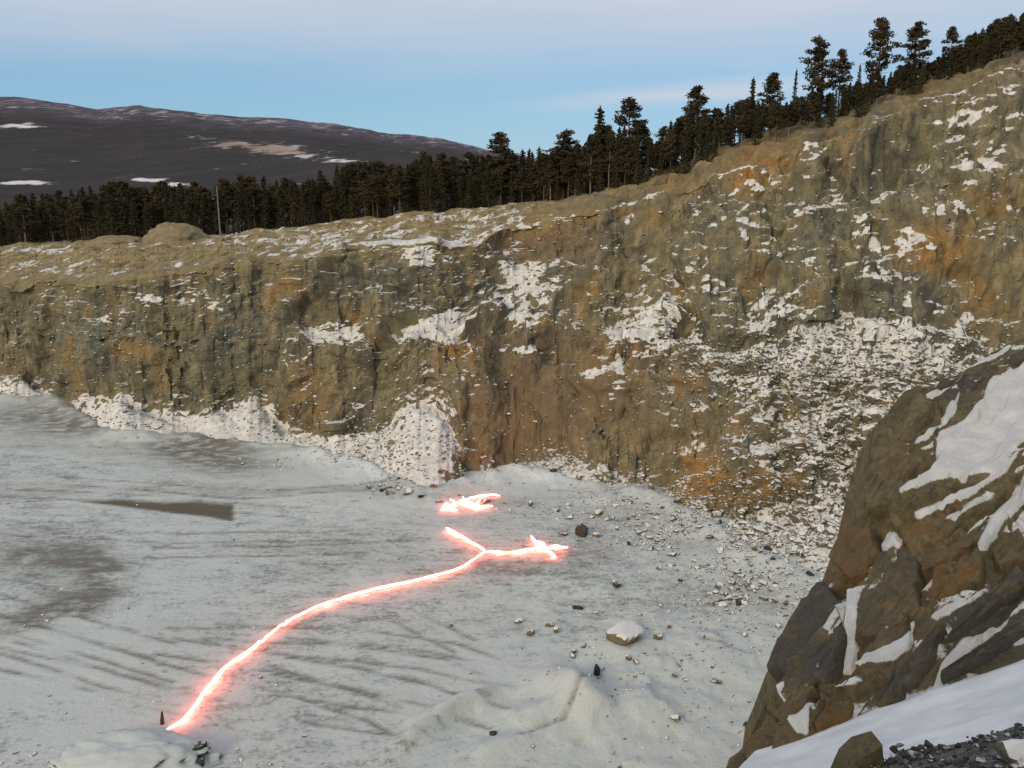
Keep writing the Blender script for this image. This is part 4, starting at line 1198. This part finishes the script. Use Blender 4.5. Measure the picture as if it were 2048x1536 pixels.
def rim_back(px_):
    return float(np.interp(px_, PX, LVP[5][:, 1]))
NAMED = [
    ('pine', 0, 1765, 38, 7, 'tallest layered pine above the quarry wall, with a ragged narrow crown', 1.0),
    ('pine', 1, 1836, 46, 8, 'broad round-headed pine on bare stems next to the tallest pine', 1.25),
    ('pine', 3, 1645, 74, 9, 'tall ragged pine with sky between its branches at a gap in the forest edge', 1.0),
    ('pine', 4, 1685, 100, 10, 'pine leaning close behind the ragged pine at the forest gap', .9),
    ('pine', 6, 1908, 54, 8, 'thin-crowned pine with a dense head just below the bare hilltop', .95),
    ('pine', 2, 1397, 174, 9, 'wide dark pine with a pale trunk beside the rim step', 1.25),
    ('pine', 0, 1548, 148, 9, 'dense dome-topped pine among lower spruces', 1.1),
    ('pine', 5, 1262, 198, 8, 'pointed pine with open lower branches at a sky gap', 1.15),
    ('spruce', 0, 1201, 213, 8, 'sharp-tipped spruce at the open edge of the forest', 1.3),
    ('pine', 3, 1128, 260, 8, 'bushy dark pine standing apart beside the open sky', 1.2),
    ('pine', 6, 1000, 266, 9, 'lone pine rising over the end of the mountain ridge', 1.1),
    ('spruce', 1, 1592, 138, 9, 'very thin bare-looking spruce between two pines', .55),
    ('spruce', 2, 1722, 128, 11, 'slim spruce in the gap beside the tallest pine', .7),
    ('spruce', 3, 1505, 155, 10, 'short pointed spruce beside the dome-topped pine', 1.0),
]
for (kd, vr, x_, tp, dd, lb, wd) in NAMED:
    plant_px(kd, vr, x_, tp, rim_back(x_) + dd, lb, None, wd)
# filler skyline (photo rows of the forest top)
sky_line = [(-120, 402), (0, 400), (100, 385), (200, 372), (300, 372), (400, 370), (500, 362), (600, 352), (700, 335), (800, 322), (880, 305), (950, 320), (1040, 312), (1090, 300), (1160, 300), (1180, 260), (1230, 250), (1290, 240), (1310, 290),
            (1330, 255), (1370, 225), (1440, 215), (1500, 195), (1580, 195), (1620, 195), (1700, 165), (1760, 165), (1800, 185), (1830, 180), (1880, 165), (1940, 74), (1985, 42), (2048, 26), (2160, -10)]
slx = [s_[0] for s_ in sky_line]; sly = [s_[1] for s_ in sky_line]
cnt = 0
for (x0, x1, rows_, sx, lab, grp) in [
    (-110, 640, 5, 23, 'dark slim conifer in the dense forest belt below the mountain', 'conifers of the forest belt below the mountain'),
    (640, 1160, 5, 20, 'dark conifer in the forest behind the stony snow-patched rim', 'conifers behind the stony rim'),
    (1160, 1700, 5, 20, 'dark conifer in the forest above the high quarry wall', 'conifers above the high wall'),
    (1700, 2160, 5, 15, 'young dark conifer crowding the top of the bare hill', 'conifers on the hilltop')]:
    for rr_ in range(rows_):
        x_ = x0 + (sx / rows_) * rr_
        while x_ < x1:
            xx = x_ + rng.uniform(-0.4, 0.4) * sx
            D = 4 + rr_ * 4.5 + rng.uniform(-2, 2)
            top = np.interp(xx, slx, sly) + (rng.uniform(-12, 30) if xx < 1160 else rng.uniform(-4, 22)) + (14 if rr_ == 0 else 0)
            kd = 'pine' if rng.random() < (0.5 if x0 < 1160 else 0.4) else 'spruce'
            lbl = lab.replace('conifer', 'pine' if kd == 'pine' else 'spruce')
            plant_px(kd, int(rng.integers(7 if kd == 'pine' else 5)), xx, top, rim_back(xx) + D, lbl, grp.replace('conifers', 'pines' if kd == 'pine' else 'spruces'), rng.uniform(0.85, 1.3))
            cnt += 1
            x_ += sx
# undergrowth closing the forest's foot
print('trees', cnt)

# ================================================================== burning cord
def cord_mesh(name, pix, rad, parent, z0=0.22, ends=0.8):
    pts = []
    for (x_, y_) in pix:
        g_ = ground(x_, y_); pts.append(np.array([g_[0], g_[1], 0.0]))
    pts = np.array(pts)
    s = np.concatenate([[0], np.cumsum(np.linalg.norm(np.diff(pts, axis=0), axis=1))])
    m = max(8, int(s[-1] / 0.22))
    u = np.linspace(0, s[-1], m)
    L_ = np.stack([np.interp(u, s, pts[:, q]) for q in range(3)], -1)
    kk = 4 if m > 20 else 1
    for q in range(2):
        L_[:, q] = np.convolve(np.pad(L_[:, q], kk, mode='reflect', reflect_type='odd'), np.ones(2 * kk + 1) / (2 * kk + 1), 'valid')
    L_[:, 2] = [floor_z(a_[0], a_[1]) + z0 for a_ in L_]
    L_[:, 2] += 0.13 * fbm(L_ * np.array([0.5, 0.5, 0]), 2, 173)
    L_[:, :2] += 0.05 * np.stack([fbm(L_ * 1.3, 2, 170), fbm(L_ * 1.3, 2, 171)], -1)
    T = np.gradient(L_, axis=0); T /= np.linalg.norm(T, axis=1, keepdims=True)
    Sd = np.cross(T, (0, 0, 1)); Sd /= np.linalg.norm(Sd, axis=1, keepdims=True)
    Up = np.cross(Sd, T)
    k_ = 10
    rr = rad * (1 + 0.7 * fbm(L_ * 1.1, 3, 172))
    rr *= np.minimum(1, 0.35 + ends * np.minimum(np.arange(m), np.arange(m)[::-1]) / 2.0)
    V = np.concatenate([(L_[:, None] + rr[:, None, None] * (math.cos(a_ * 2 * math.pi / k_) * Sd + math.sin(a_ * 2 * math.pi / k_) * Up)[:, None]) for a_ in range(k_)], 1)
    fc = [(i * k_ + a_, i * k_ + (a_ + 1) % k_, (i + 1) * k_ + (a_ + 1) % k_, (i + 1) * k_ + a_) for i in range(m - 1) for a_ in range(k_)]
    me = mesh_np(name, V - np.array(parent.location), np.array(fc), M_cord, smooth=True)
    return link(name, me, parent)
g0 = ground(972, 1108)
t = thing('burning_cord', 'white-hot burning cord forking across the quarry floor with a red glow', 'cord', (g0[0], g0[1], 0))
cord_mesh('main_line', [(335, 1472), (360, 1460), (380, 1440), (400, 1405), (430, 1365), (460, 1332), (520, 1288), (570, 1250), (630, 1220), (700, 1197), (760, 1182), (830, 1166), (895, 1151), (930, 1136), (972, 1110)], 0.08, t)
cord_mesh('branch', [(972, 1110), (945, 1092), (920, 1078), (893, 1062)], 0.09, t)
cord_mesh('branch', [(972, 1110), (1010, 1112), (1050, 1108), (1080, 1104), (1110, 1106), (1135, 1107)], 0.095, t)
cord_mesh('knot', [(1062, 1080), (1072, 1092), (1085, 1104), (1098, 1116), (1112, 1125)], 0.11, t)
cord_mesh('knot', [(1070, 1090), (1090, 1098), (1085, 1110), (1075, 1100)], 0.11, t)
cord_mesh('knot', [(1088, 1112), (1098, 1104), (1112, 1100), (1122, 1104)], 0.07, t)
g1 = ground(930, 1010)
t = thing('burning_cord', 'tangled glowing end of burning cord lying apart near the wall foot', 'cord', (g1[0], g1[1], 0))
cord_mesh('strand', [(880, 1027), (900, 1020), (912, 1008), (935, 1002), (960, 996), (985, 991), (1000, 994)], 0.085, t)
cord_mesh('strand', [(900, 1005), (915, 1010), (930, 1013), (950, 1017), (985, 1016)], 0.085, t)
cord_mesh('strand', [(884, 1018), (896, 1012), (905, 1022), (915, 1026)], 0.08, t)
cord_mesh('strand', [(925, 1000), (932, 1008), (945, 1010), (952, 1022), (968, 1020)], 0.075, t)
cord_mesh('strand', [(948, 1018), (955, 1008), (962, 1003)], 0.08, t)
